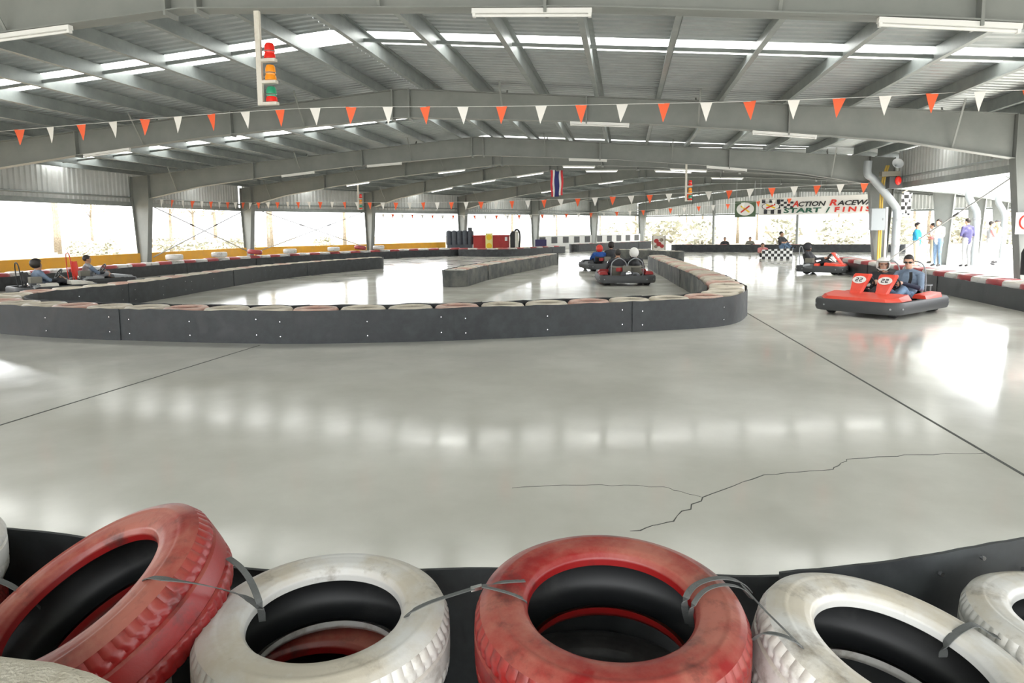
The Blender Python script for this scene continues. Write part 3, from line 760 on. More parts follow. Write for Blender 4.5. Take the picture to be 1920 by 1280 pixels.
for f, s_ in ((.45, -1), (.8, -1), (.7, 1), (.4, 1)): fitting(5, f, s_, 'lit tube light under the frame above the yellow wall bend', True)
for f, s_ in ((.40, -1), (.62, -1), (.84, -1), (.75, 1), (.5, 1)): fitting(6, f, s_, 'lit tube light under the frame carrying the striped flag', True, 1.5)
for f, s_ in ((.5, -1), (.8, -1), (.6, 1)): fitting(7, f, s_, 'lit tube light under the frame behind the plastic tank', True, 1.5)

def beacon_pole(top, length, label, d, s=1.):
    root = tag(empty('beacon_pole', (top.x, top.y, top.z-length)), label, 'signal light')
    m_ = MB(); m_.box((-.03, -.02, 0), (.03, .02, length)); m_.build('pole', 'dirtywhite', root)
    for k, (c, c2) in enumerate((('green', 'beaconred'), ('amber', 'amber'), ('beaconred', 'beaconred'))):
        z = .02+k*.235*s
        m_ = MB(); m_.box((.03, -.035, z-.02), (.20, .035, z+.012)); m_.build('bracket', 'dirtywhite', root)
        m_ = MB(); m_.lathe([(0, z+.014), (.062, z+.014), (.062, z+.05), (.055, z+.07), (0, z+.07)], 16, Matrix.Translation((.13, 0, 0))); m_.build('base', c2, root, True)
        m_ = MB(); m_.lathe([(.05, z+.07), (.056, z+.10), (.054, z+.15), (.04, z+.178), (0, z+.185)], 16, Matrix.Translation((.13, 0, 0))); m_.build('lens', c, root, True)
        m_ = MB(); m_.lathe([(.058, z+.088), (.062, z+.093), (.058, z+.098)], 16, Matrix.Translation((.13, 0, 0)), closed=True); m_.build('trim_ring', 'chrome', root, True)
    root.rotation_euler = (0, 0, d)
p, d = frame_hit(2, 481, 10)[:2]; q = CAM+ray(487, 198)*((p-CAM).dot(V((0, 1, 0)))/ray(487, 198).y)
beacon_pole(p, p.z-q.z, 'largest hanging pole with red, amber and green beacons', 0)
p, d = frame_hit(5, 671, 348)[:2]; beacon_pole(p, 1.15, 'small beacon pole hanging above the yellow wall', -.3)
p, d = frame_hit(4, 1287, 312)[:2]; beacon_pole(p, 1.18, 'beacon pole hanging near the striped flag and the racing banner', 0)

# ------------------------------------------------------------------ banner and signs
def text_mesh(txt, size, mt, parent, loc, wid=None, shear=.0, bold=.0):
    cu = bpy.data.curves.new('lettering', 'FONT'); cu.body = txt; cu.size = size; cu.shear = shear; cu.offset = bold; cu.extrude = .002; cu.resolution_u = 2
    t = bpy.data.objects.new('lettering', cu); me = bpy.data.meshes.new_from_object(t); bpy.data.objects.remove(t)
    xs_ = [v.co.x for v in me.vertices]; w0 = max(xs_)-min(xs_); x0 = min(xs_); k = (wid/w0) if wid else 1
    for v in me.vertices: v.co = V(((v.co.x-x0)*k, -v.co.z, v.co.y))
    me.materials.clear(); me.materials.append(MT[mt]); return link('lettering', me, parent, loc)
nB = V((-BW.y, BW.x, 0)).normalized(); l6 = FR[7][0]; uB = BW.normalized()
def onB(px, py, org=l6):
    rr = ray(px, py); t = (org-CAM).dot(nB)/rr.dot(nB); return CAM+rr*t
pl = onB(1423, 390); pr_ = onB(1640, 382); wvis = (pr_-pl).dot(uB); BL = wvis*1.12
zt, zb = 2.72, 1.98
root = tag(empty('start_finish_banner', Z(pl, zb), atan2(uB.y, uB.x)), 'long white racing banner with red and green lettering', 'banner')
H_ = zt-zb
m_ = MB(); vs = []; fs = []
n_ = 20
for k in range(n_+1):
    x = BL*k/n_; y = .02*sin(k*1.1); vs += [(x, y, 0), (x, y, H_), (x, y+.004, H_), (x, y+.004, 0)]
for k in range(n_):
    for q in range(4): fs.append((4*k+q, 4*k+4+q, 4*k+4+(q+1) % 4, 4*k+(q+1) % 4))
fs += [(0, 1, 2, 3), tuple(4*n_+q for q in (3, 2, 1, 0))]
m_.add(vs, fs); m_.build('sheet', 'flagwhite', root)
f_ = wvis
text_mesh('A', H_*.46, 'red', root, (f_*.315, -.035, H_*.47), f_*.055, .25, .01)
text_mesh('CTION', H_*.36, 'black', root, (f_*.368, -.035, H_*.47), f_*.24, .25, .008)
text_mesh('R', H_*.46, 'red', root, (f_*.635, -.035, H_*.47), f_*.065, .25, .01)
text_mesh('ACEWAY', H_*.36, 'black', root, (f_*.70, -.035, H_*.47), f_*.35, .25, .008)
text_mesh('START', H_*.36, 'textgreen', root, (f_*.235, -.035, H_*.12), f_*.335, .1, .009)
text_mesh('/', H_*.40, 'textgreen', root, (f_*.605, -.035, H_*.10), f_*.04, .1, .01)
text_mesh('F I N I S H', H_*.36, 'red', root, (f_*.68, -.035, H_*.12), f_*.385, .1, .009)
for k in range(3):
    m_ = MB(); m_.box((f_*(.05+.065*k), -.032, H_*.08), (f_*(.082+.065*k), -.026, H_*.32)); m_.build('printed_square', 'dark', root)
    m_ = MB(); m_.box((f_*(.03+.07*k), -.032, H_*.72), (f_*(.062+.07*k), -.026, H_*.92)); m_.build('printed_square', 'dark', root)
for a in range(5):
    for b in range(4):
        if (a+b) % 2: continue
        m_ = MB(); x0 = f_*(.175+.03*a); z0 = H_*(.38+.13*b); m_.box((x0, -.032, z0), (x0+f_*.028, -.026, z0+H_*.12)); m_.build('printed_square', 'dark', root)
def oval_logo(root, c, rx, rz, y, ring='dark'):
    for k, (s_, mt) in enumerate(((1, ring), (.93, 'flagwhite'))):
        n_ = 28; m_ = MB(); m_.prism([(c[0]+rx*s_*cos(2*pi*j/n_), c[1]+rz*s_*sin(2*pi*j/n_)) for j in range(n_)], .003, Matrix.Translation((0, y-.004*k, 0))); m_.build('logo_oval', mt, root)
    for sg, mt in ((1, 'red'), (-1, 'posteryellow')):
        m_ = MB(); m_.bar((c[0]-rx*.5, y-.012, c[1]-rz*.5*sg), (c[0]+rx*.5, y-.012, c[1]+rz*.5*sg), rx*.16, .004, (0, 1, 0)); m_.build('logo_bar', mt, root)
oval_logo(root, (f_*.115, H_*.52), f_*.085, H_*.22, -.034)
for x in (.05, BL*.5, BL-.05):
    m_ = MB(); m_.tube([(x, .01, H_), (x, .01, 3.55-zb)], .008, 5); m_.build('hanging_wire', 'grey', root)
s0, s1 = onB(1378, 393), onB(1417, 393); W_ = (s1-s0).dot(uB)
zs0, zs1 = onB(1397, 407).z, onB(1397, 377).z
root = tag(empty('hanging_sign', Z(s0, zs0), atan2(uB.y, uB.x)), 'small dark green sign with a white oval beside the banner', 'sign')
m_ = MB(); m_.box((0, 0, 0), (W_, .02, zs1-zs0)); m_.build('panel', 'signgreen', root)
oval_logo(root, (W_/2, (zs1-zs0)/2), W_*.42, (zs1-zs0)*.40, -.004, 'flagwhite')
for x in (.06, W_-.06):
    m_ = MB(); m_.tube([(x, .01, zs1-zs0), (x, .01, 3.5-zs0)], .012, 5); m_.build('hanger', 'grey', root)

# ------------------------------------------------------------------ column with downpipe, meter box, yellow pipes
def elbow_pipe(pts, r, name, mt, parent=None, n=12):
    m_ = MB(); m_.tube(resample3(pts, 6*len(pts)), r, n); return m_.build(name, mt, parent, True)
def downpipe(base, inward, label, side, zt=3.45, reach=.75, r=.085):
    root = tag(empty('downpipe', base), label, 'pipe')
    o = elbow_pipe([(0, 0, .02), (0, 0, 1.2), (0, 0, 1.85), tuple(inward*.10+V((0, 0, 2.12))), tuple(inward*reach*.8+V((0, 0, zt-.55))), tuple(inward*reach+V((0, 0, zt-.38))), tuple(inward*reach+V((0, 0, zt)))], r, 'pipe', 'pipe', root)
    for z in (.9, 1.7):
        m_ = MB(); m_.lathe([(r*1.02, z-.02), (r*1.12, z-.02), (r*1.12, z+.02), (r*1.02, z+.02)], 14, closed=True); m_.build('bracket', 'grey', root, True)
pc = PIV+V((.30, -.42, 0))
downpipe(pc+V((-.02, 0, 0)), V((-1, -.25, 0)), 'fat grey downpipe bending in front of the meter box column', 1, 3.42, .95, .115)
elb = tag(empty('conduit', PIV+V((.02, -.36, 0))), 'white conduit beside the fat downpipe', 'pipe')
m_ = MB(); m_.tube([(0, 0, .02), (0, 0, 2.05)], .038, 8); m_.build('pipe', 'pipewhite', elb, True)
for k, x in enumerate((-.16, -.10)):
    o = tag(elbow_pipe([(0, 0, .02), (0, 0, 1.5), (0, 0, 2.5), (.04, -.02, 2.95), (.12, -.06, 3.3)], .026, 'gas_pipe', 'gasyellow'), ('first' if k else 'second') + ' yellow pipe from the fat downpipe on the column', 'pipe'); o.location = PIV+V((x, -.30, 0))
root = tag(empty('meter_box', PIV+V((-.27, -.35, 1.35))), 'pale grey meter box on the downpipe column', 'box')
m_ = MB(); m_.box((-.20, -.16, 0), (.20, 0, .66)); m_.build('body', 'pipe', root)
m_ = MB(); m_.box((-.19, -.175, .01), (.19, -.16, .65)); m_.build('door', 'pipe', root)
m_ = MB(); m_.cbox((.14, -.18, .33), (.02, .02, .06)); m_.build('latch', 'grey', root)
root = tag(empty('siren_cluster', PIV+V((.0, -.88, 2.50))), 'dark signal horn with a red lens at the top of the downpipe column', 'signal')
m_ = MB(); m_.cbox((0, 0, .25), (.36, .3, .34)); m_.build('housing', 'darkgrey', root)
m_ = MB(); m_.ell((.05, -.17, .3), (.09, .06, .13)); m_.build('lens', 'beaconred', root, True)
m_ = MB(); m_.cbox((-.15, -.05, .5), (.5, .25, .14)); m_.build('bracket', 'olive', root)
m_ = MB(); m_.lathe([(.02, 0), (.05, .05), (.16, .2), (.15, .2), (.03, .05)], 14, Matrix.Translation((-.02, -.1, .72)) @ Matrix.Rotation(1.2, 4, 'X')); m_.build('horn', 'pipewhite', root, True)
root = tag(empty('checkered_flag', PIV+V((.55, -.5, 1.85)), .3), 'checkered flag hanging below the signal horn', 'flag')
m_ = MB(); vs = []; fs = []
for j in range(9):
    for i in range(7):
        vs.append((-.18+.36*i/6*(1-.4*j/8), .05*sin(i*1.3+j*.4), .62-.66*j/8+.03*sin(i)))
for j in range(8):
    for i in range(6): fs.append((7*j+i, 7*j+i+1, 7*j+8+i, 7*j+7+i))
k0 = len(vs); vs += [(x, y+.006, z) for x, y, z in vs]; fs += [tuple(i+k0 for i in reversed(f)) for f in fs]
m_.add(vs, fs); m_.build('cloth', 'checkflag', root, True)
m_ = MB(); m_.tube([(-.2, 0, .62), (.1, 0, .75)], .012, 6); m_.build('stick', 'tan', root)
# things on the near right column
root = tag(empty('notice_sign', (XR-.36, 14.75, 1.30), 0), 'small white notice with a red ring on the near right column', 'sign')
m_ = MB(); m_.box((-.02, -.03, 0), (.34, -.02, .42)); m_.build('board', 'white', root)
m_ = MB(); m_.tube([(.16+.11*cos(2*pi*k/20), -.035, .23+.13*sin(2*pi*k/20)) for k in range(20)], .018, 6, True); m_.build('ring', 'red', root, True)
m_ = MB(); m_.lathe([(0, 0), (.09, 0), (.09, .42), (.06, .5), (.03, .52), (.03, .6), (0, .6)], 16); o = m_.build('fire_extinguisher', 'black', None, True, (7.64, 14.60, .52)); tag(o, 'dark cylinder hanging on the near right column', 'cylinder')
# downpipes on the far right wall
for k in (7, 8, 9):
    e = FR[k][1]+uB*.98
    downpipe(e, uB*-.9, ('first', 'second', 'third')[k-7] + ' outside downpipe beyond the meter box column', 1, 2.9, .30, .12)

# ------------------------------------------------------------------ far objects: tank, container ...
p = onz(850, 478); root = tag(empty('plastic_tank', (-9.75, 40.0, 0), .15), 'dark blue grey ribbed plastic tank beside the red container', 'tank')
m_ = MB(); m_.box((-.72, -.5, 0), (.78, .6, .62)); m_.build('lower_body', 'tank', root)
for k in range(5):
    m_ = MB(); x = -.62+.32*k; m_.lathe([(0, .62), (.16, .62), (.175, .75), (.175, 1.3), (.12, 1.45), (0, 1.47)], 12, Matrix.Translation((x, -.36, 0))); m_.build('rib', 'tank', root, True)
m_ = MB(); m_.box((-.72, -.36, .62), (.80, .6, 1.42)); m_.build('upper_body', 'tank', root)
m_ = MB(); m_.lathe([(0, 1.4), (.13, 1.4), (.13, 1.62), (0, 1.62)], 14, Matrix.Translation((.62, 0, 0))); m_.build('cap', 'darkgrey', root, True)
root = tag(empty('red_container', (-7.80, 39.9, 0), .1), 'low red container with yellow posters', 'container')
m_ = MB(); m_.box((-1.02, -.5, 0), (1.05, .5, 1.12)); m_.build('body', 'containerred', root)
for k in range(4):
    m_ = MB(); m_.box((-1.0+.5*k, -.52, .03), (-.96+.5*k, -.5, 1.09)); m_.build('rib', 'containerred', root)
m_ = MB(); m_.box((-1.05, -.53, 1.08), (1.08, .53, 1.16)); m_.build('lid', 'containerred', root)
for x0, x1, z0, z1 in ((-.30, .12, .30, 1.28), (.28, .72, .05, .42)):
    m_ = MB(); m_.box((x0, -.56, z0), (x1, -.535, z1)); o = m_.build('poster', 'poster', root)
    n_ = 2 if z1 > 1 else 1
    for q in range(n_):
        zc = z0+(z1-z0)*(q+.5)/n_; m_ = MB(); rr = .16; m_.prism([((x0+x1)/2+rr*cos(j*pi/8), zc+rr*sin(j*pi/8)) for j in range(16)], .004, Matrix.Translation((0, -.566, 0))); m_.build('printed_disc', 'posteryellow', o)
m_ = MB(); m_.box((.84, -.54, .82), (.98, -.52, 1.05)); m_.build('notice', 'white', root)
root = tag(empty('vending_machine', (-6.34, 39.75, 0), .1), 'black rounded machine with a white strip beside the red container', 'machine')
m_ = MB(); m_.prism([(-.3, 0), (-.3, 1.22), (-.2, 1.36), (.0, 1.42), (.0, 0)], .7, Matrix.Translation((0, -.35, 0))); m_.build('body', 'black', root)
m_ = MB(); m_.box((.0, -.37, 0), (.17, .3, 1.38)); m_.build('strip', 'dirtywhite', root)
m_ = MB(); m_.tube(resample3([(-.02, -.3, 1.40), (.1, -.3, 1.47), (.24, -.3, 1.36), (.28, -.3, 1.0), (.24, -.3, .5), (.26, -.3, .02)], 20), .055, 8); m_.build('hose', 'black', root, True)
root = tag(empty('board', (-5.1, 41.9, 0)), 'purple board standing by the far column', 'board')
m_ = MB(); m_.box((-.35, -.02, .08), (.35, .02, .85)); m_.build('panel', 'purple', root)
for x in (-.3, .3):
    m_ = MB(); m_.box((x-.02, -.15, 0), (x+.02, .15, .1)); m_.build('foot', 'grey', root)
# patterned board on a frame
root = tag(empty('patterned_board', onz(1235, 484.2), .0), 'brown and white patterned board on a frame at the barrier end', 'board')
m_ = MB(); m_.box((-.28, -.02, .42), (.28, .02, 1.1)); m_.build('panel', 'dirtywhite', root)
for k, (x, z, r_) in enumerate(((-.12, .85, .12), (.12, .9, .1), (0, .7, .13), (-.14, .58, .09), (.15, .6, .1))):
    m_ = MB(); m_.prism([(x+r_*cos(j*pi/5), z+r_*.9*sin(j*pi/5)) for j in range(10)], .004, Matrix.Translation((0, -.026, 0))); m_.build('printed_patch', ('containerred', 'bark')[k % 2], root)
for x in (-.3, .3):
    m_ = MB(); m_.box((x-.025, -.03, 0), (x+.025, .03, 1.12)); m_.build('post', 'bark', root)

# ------------------------------------------------------------------ people
def capsule(m_, a, b, r0, r1, n=10):
    a, b = V(a), V(b); d = b-a; L = d.length
    if L < 1e-5: m_.ell(a, (r0,)*3, 10, 7); return
    d.normalize(); pts = []; rs = []
    for k in range(1, 4): t = k*pi/8; pts.append(a-d*r0*cos(t)); rs.append(r0*sin(t))
    pts.append(a); rs.append(r0); pts.append(b); rs.append(r1)
    for k in range(3, 0, -1): t = k*pi/8; pts.append(b+d*r1*cos(t)); rs.append(r1*sin(t))
    m_.tube(pts, rs, n)
def remesh(m_, vox, smooth=2):
    me = bpy.data.meshes.new('tmp'); me.from_pydata(m_.v, [], m_.f)
    bm = bmesh.new(); bm.from_mesh(me); bmesh.ops.recalc_face_normals(bm, faces=bm.faces); bm.to_mesh(me); bm.free()
    o = bpy.data.objects.new('tmp', me); col.objects.link(o)
    md = o.modifiers.new('r', 'REMESH'); md.mode = 'VOXEL'; md.voxel_size = vox
    ms = o.modifiers.new('s', 'SMOOTH'); ms.factor = .5; ms.iterations = smooth
    dg = bpy.context.evaluated_depsgraph_get(); res = bpy.data.meshes.new_from_object(o.evaluated_get(dg))
    bpy.data.objects.remove(o); bpy.data.meshes.remove(me)
    res.materials.clear(); return res
def head_frame(look):
    f = V(look).normalized(); r = f.cross(V((0, 0, 1))).normalized(); u = r.cross(f); return f, r, u
def person(name, label, J, wear, loc, rz, vox=.016, look=(0, 1, 0), hair=None, helmet=None, glasses=False, fine=False, group=None, grips=None, belt=None):
    """J: joints in local space. wear: colours for shirt, sleeve, forearm, trousers, shin, shoe, skin"""
    m_ = MB(); seg = []
    def cap(a, b, r0, r1, key): capsule(m_, a, b, r0, r1); seg.append((V(a), V(b), max(r0, r1), key))
    pel, ch, nk, hd = V(J['pelvis']), V(J['chest']), V(J['neck']), V(J['head'])
    for s in (-1, 1):
        sfx = 'L' if s < 0 else 'R'
        sh, el, wr = V(J['sh'+sfx]), V(J['el'+sfx]), V(J['wr'+sfx]); hp, kn, an, to = V(J['hip'+sfx]), V(J['kn'+sfx]), V(J['an'+sfx]), V(J['toe'+sfx])
        cap(sh, el, .062, .048, 'sleeve'); cap(el, wr, .045, .030, 'forearm')
        cap(lerp(nk, ch, .15), sh, .055, .065, 'shirt')
        cap(hp, kn, .092, .062, 'trousers'); cap(kn, an, .058, .040, 'shin'); cap(an, to, .045, .038, 'shoe')
        cap(pel, hp, .11, .10, 'trousers')
        # hand: palm, four fingers of unequal length, thumb from the side of the palm
        hdv = V(J.get('hd'+sfx, (wr-el))).normalized(); side = V((-s, 0, 0)); 
        grip = grips[sfx] if grips else None
        pal = wr+hdv*.075
        cap(wr, pal, .030, .036, 'skin')
        crl = V(J.get('curl', (0, 0, -1))).normalized(); acr = hdv.cross(crl).normalized()
        if fine:
            for k, (off, ln) in enumerate(((-.03, .068), (-.010, .078), (.010, .074), (.03, .058))):
                p0 = pal+acr*off; p1 = p0+hdv*ln*.45+crl*ln*.15; p2 = p1+crl*ln*.5-hdv*ln*.05; p3 = p2-hdv*ln*.35+crl*.01
                cap(p0, p1, .0105, .010, 'skin'); cap(p1, p2, .010, .0095, 'skin'); cap(p2, p3, .0095, .0085, 'skin')
            t0 = wr+hdv*.03+acr*.028*s; t1 = t0+acr*.03*s+hdv*.025+crl*.02; t2 = t1+hdv*.02+crl*.03
            cap(t0, t1, .013, .012, 'skin'); cap(t1, t2, .0115, .010, 'skin')
        else:
            for off, ln in ((-.027, .05), (-.009, .06), (.009, .056), (.027, .044)):
                p0 = pal+acr*off; p1 = p0+hdv*ln*.5+crl*ln*.5; cap(p0, p1, .012, .010, 'skin')
            t0 = wr+hdv*.03+acr*.026*s; cap(t0, t0+acr*.03*s+hdv*.03+crl*.02, .013, .011, 'skin')
    # torso as stacked ellipsoid-like capsules
    cap(pel, lerp(pel, ch, .5), .135, .135, 'shirt'); cap(lerp(pel, ch, .45), ch, .14, .15, 'shirt')
    ax_ = (V(J['shR'])-V(J['shL'])).normalized()
    for q, w_ in ((.15, .06), (.5, .07), (.85, .09)):
        c = lerp(pel, ch, q); cap(c-ax_*w_, c+ax_*w_, .115, .115, 'shirt' if q > .2 else 'trousers')
    cap(ch, nk, .09, .058, 'shirt' if True else 'skin'); cap(nk, hd, .054, .055, 'skin')
    f, r, u = head_frame(look); k0 = len(m_.v)
    HM = Matrix(((r.x, f.x, u.x, hd.x), (r.y, f.y, u.y, hd.y), (r.z, f.z, u.z, hd.z), (0, 0, 0, 1)))
    hs = J.get('hs', 1.)
    HM = HM @ Matrix.Scale(hs, 4)
    m_.ell((0, -.012, .025), (.074, .094, .092), 16, 11, HM); m_.ell((0, .022, -.045), (.056, .068, .07), 14, 9, HM)
    m_.ell((0, .068, -.085), (.028, .026, .024), 10, 7, HM)
    m_.ell((0, .092, -.012), (.013, .018, .026), 8, 7, HM); m_.ell((0, .080, .022), (.05, .014, .014), 10, 7, HM)
    m_.ell((0, .082, -.056), (.024, .012, .010), 8, 6, HM)
    for s in (-1, 1): m_.ell((s*.076, -.008, -.005), (.010, .022, .032), 8, 7, HM)
    seg.append((hd-u*.06*hs, hd+u*.06*hs, .12, 'skin'))
    me = remesh(m_, vox, 2 if not fine else 3)
    keys = ['shirt', 'sleeve', 'forearm', 'trousers', 'shin', 'shoe', 'skin']
    for k in keys: me.materials.append(MT[wear[k]])
    idx = []
    for pg in me.polygons:
        c = pg.center; best = 1e9; bk = 'shirt'
        for a, b, rr, key in seg:
            d = b-a; t = max(0, min(1, (c-a).dot(d)/max(1e-9, d.length_squared))); dist = (c-(a+d*t)).length/rr
            if key == 'skin' and (c-nk).dot(u) < .0 and (c-nk).length < .2 and (c-hd).length > .12*hs: dist *= 1.2
            if dist < best: best = dist; bk = key
        idx.append(keys.index(bk))
    me.polygons.foreach_set('material_index', idx); me.polygons.foreach_set('use_smooth', [True]*len(idx)); me.update()
    o = link(name, me, None, loc, (0, 0, rz)); tag(o, label, 'person', group)
    def cutell(nm, mt, c, rad, test, off=.004):
        bm = bmesh.new(); bmesh.ops.create_uvsphere(bm, u_segments=28, v_segments=18, radius=1)
        for v in bm.verts: v.co = V((c[0]+v.co.x*rad[0], c[1]+v.co.y*rad[1], c[2]+v.co.z*rad[2]))
        dl = [fc for fc in bm.faces if not test(fc.calc_center_median())]
        bmesh.ops.delete(bm, geom=dl, context='FACES')
        ex = bmesh.ops.solidify(bm, geom=bm.faces[:], thickness=off)
        bm.transform(HM); h_ = bpy.data.meshes.new(nm); bm.to_mesh(h_); bm.free(); h_.materials.append(MT[mt]); h_.polygons.foreach_set('use_smooth', [True]*len(h_.polygons)); return link(nm, h_, o)
    if hair == 'short': cutell('hair', 'hair', (0, -.016, .032), (.082, .102, .098), lambda p: p.z > .052-(p.y < .02)*.035-(p.y < -.04)*.055 and not (p.y > .05 and p.z < .06))
    if hair == 'afro': cutell('hair', 'hair', (0, -.025, .045), (.122, .13, .125), lambda p: p.y < .05 or p.z > .085)
    if hair == 'cap':
        cutell('cap', wear.get('cap', 'dark'), (0, -.012, .034), (.083, .104, .096), lambda p: p.z > .045)
        m2 = MB(); m2.ell((0, .11, .052), (.065, .06, .008), 12, 6, HM); m2.build('peak', wear.get('cap', 'dark'), o, True)
    if helmet:
        hm = cutell('helmet', helmet, (0, -.012, .012), (.125, .142, .140), lambda p: p.z > -.105 and not (p.y > .055 and -.075 < p.z < .055 and abs(p.x) < .095), .012)
        m2 = MB(); vs = []; fs = []
        for i in range(13):
            a = radians(-62+124*i/12)
            for rr, zz in ((.135, .07), (.185 if abs(a) < .9 else .15, .085)): vs.append((rr*sin(a)*.92, rr*cos(a)-.006, zz))
        for i in range(12): fs.append((2*i, 2*i+1, 2*i+3, 2*i+2))
        n0 = len(vs); vs += [(x, y, z+.006) for x, y, z in vs]; fs += [tuple(j+n0 for j in reversed(q)) for q in fs]
        m2.add(vs, fs, HM); m2.build('peak', helmet if helmet != 'flagwhite' else 'dirtywhite', o)
        m2 = MB(); m2.tube([HM @ V((sx, .035, zz)) for sx, zz in ((-.105, -.07), (-.07, -.115), (0, -.13), (.07, -.115), (.105, -.07))], .009, 6); m2.build('chin_strap', 'black', o, True)
    if glasses:
        for s in (-1, 1):
            m2 = MB(); m2.ell((s*.034, .092, .002), (.028, .010, .019), 12, 8, HM); m2.build('sunglass_lens', 'black', o, True)
            m2 = MB(); m2.tube([HM @ V((s*.058, .084, .006)), HM @ V((s*.082, .03, .004)), HM @ V((s*.084, -.01, .0))], .004, 5); m2.build('sunglass_arm', 'black', o)
        m2 = MB(); m2.tube([HM @ V((-.012, .102, .006)), HM @ V((.012, .102, .006))], .004, 5); m2.build('bridge', 'black', o)
    elif fine:
        for s in (-1, 1):
            m2 = MB(); m2.ell((s*.031, .083, .0), (.012, .008, .007), 10, 6, HM); e_ = m2.build('eye', 'white', o, True)
            m2 = MB(); m2.ell((s*.031, .090, .0), (.006, .004, .006), 8, 6, HM); m2.build('iris', 'hair', e_, True)
            m2 = MB(); m2.tube([HM @ V((s*.017, .092, .020)), HM @ V((s*.034, .092, .025)), HM @ V((s*.05, .08, .019))], .004, 5); m2.build('eyebrow', 'hair', o)
    if fine:
        m2 = MB(); m2.ell((0, .0935, -.056), (.022, .004, .0055), 10, 6, HM); m2.build('lips', 'pink', o, True)
    if belt:
        a, b = V(belt[0]), V(belt[1]); m2 = MB(); m2.ribbon(resample3([tuple(p) for p in belt], 16), .05, .006, [(0, 1, .4)]*17); m2.build('shoulder_strap', 'black', o, True)
    return o
def seated(h=1., lean=.24, wheel=(0, .13, .56), spread=.13, turn=0., arms=True, legs=.62, kneez=.42):
    """seat point at origin, facing +Y, floor z=0 at the kart floor"""
    J = {'pelvis': (0, 0, .135), 'chest': (0, -lean*.85, .47*h), 'neck': (0, -lean*1.0, .62*h), 'head': (0, -lean*.92, .745*h)}
    for s, k in ((-1, 'L'), (1, 'R')):
        J['sh'+k] = (s*.185, -lean*.9, .545*h); J['el'+k] = (s*.27, -lean*.9+.16, .36*h)
        J['wr'+k] = (s*(spread+.02), wheel[1]-.085, wheel[2]-.03); J['hd'+k] = (-s*.1, 1, .25)
        J['hip'+k] = (s*.09, .03, .125); J['kn'+k] = (s*.15, legs*.55, kneez-.10); J['an'+k] = (s*.12, legs+.22, .10); J['toe'+k] = (s*.12, legs+.34, .17)
    J['curl'] = (0, .25, -1)
    return J
def wearset(shirt, sleeve, forearm, trousers, shin=None, shoe='dark', skin='skin', **k):
    d = dict(shirt=shirt, sleeve=sleeve, forearm=forearm, trousers=trousers, shin=shin or trousers, shoe=shoe, skin=skin); d.update(k); return d

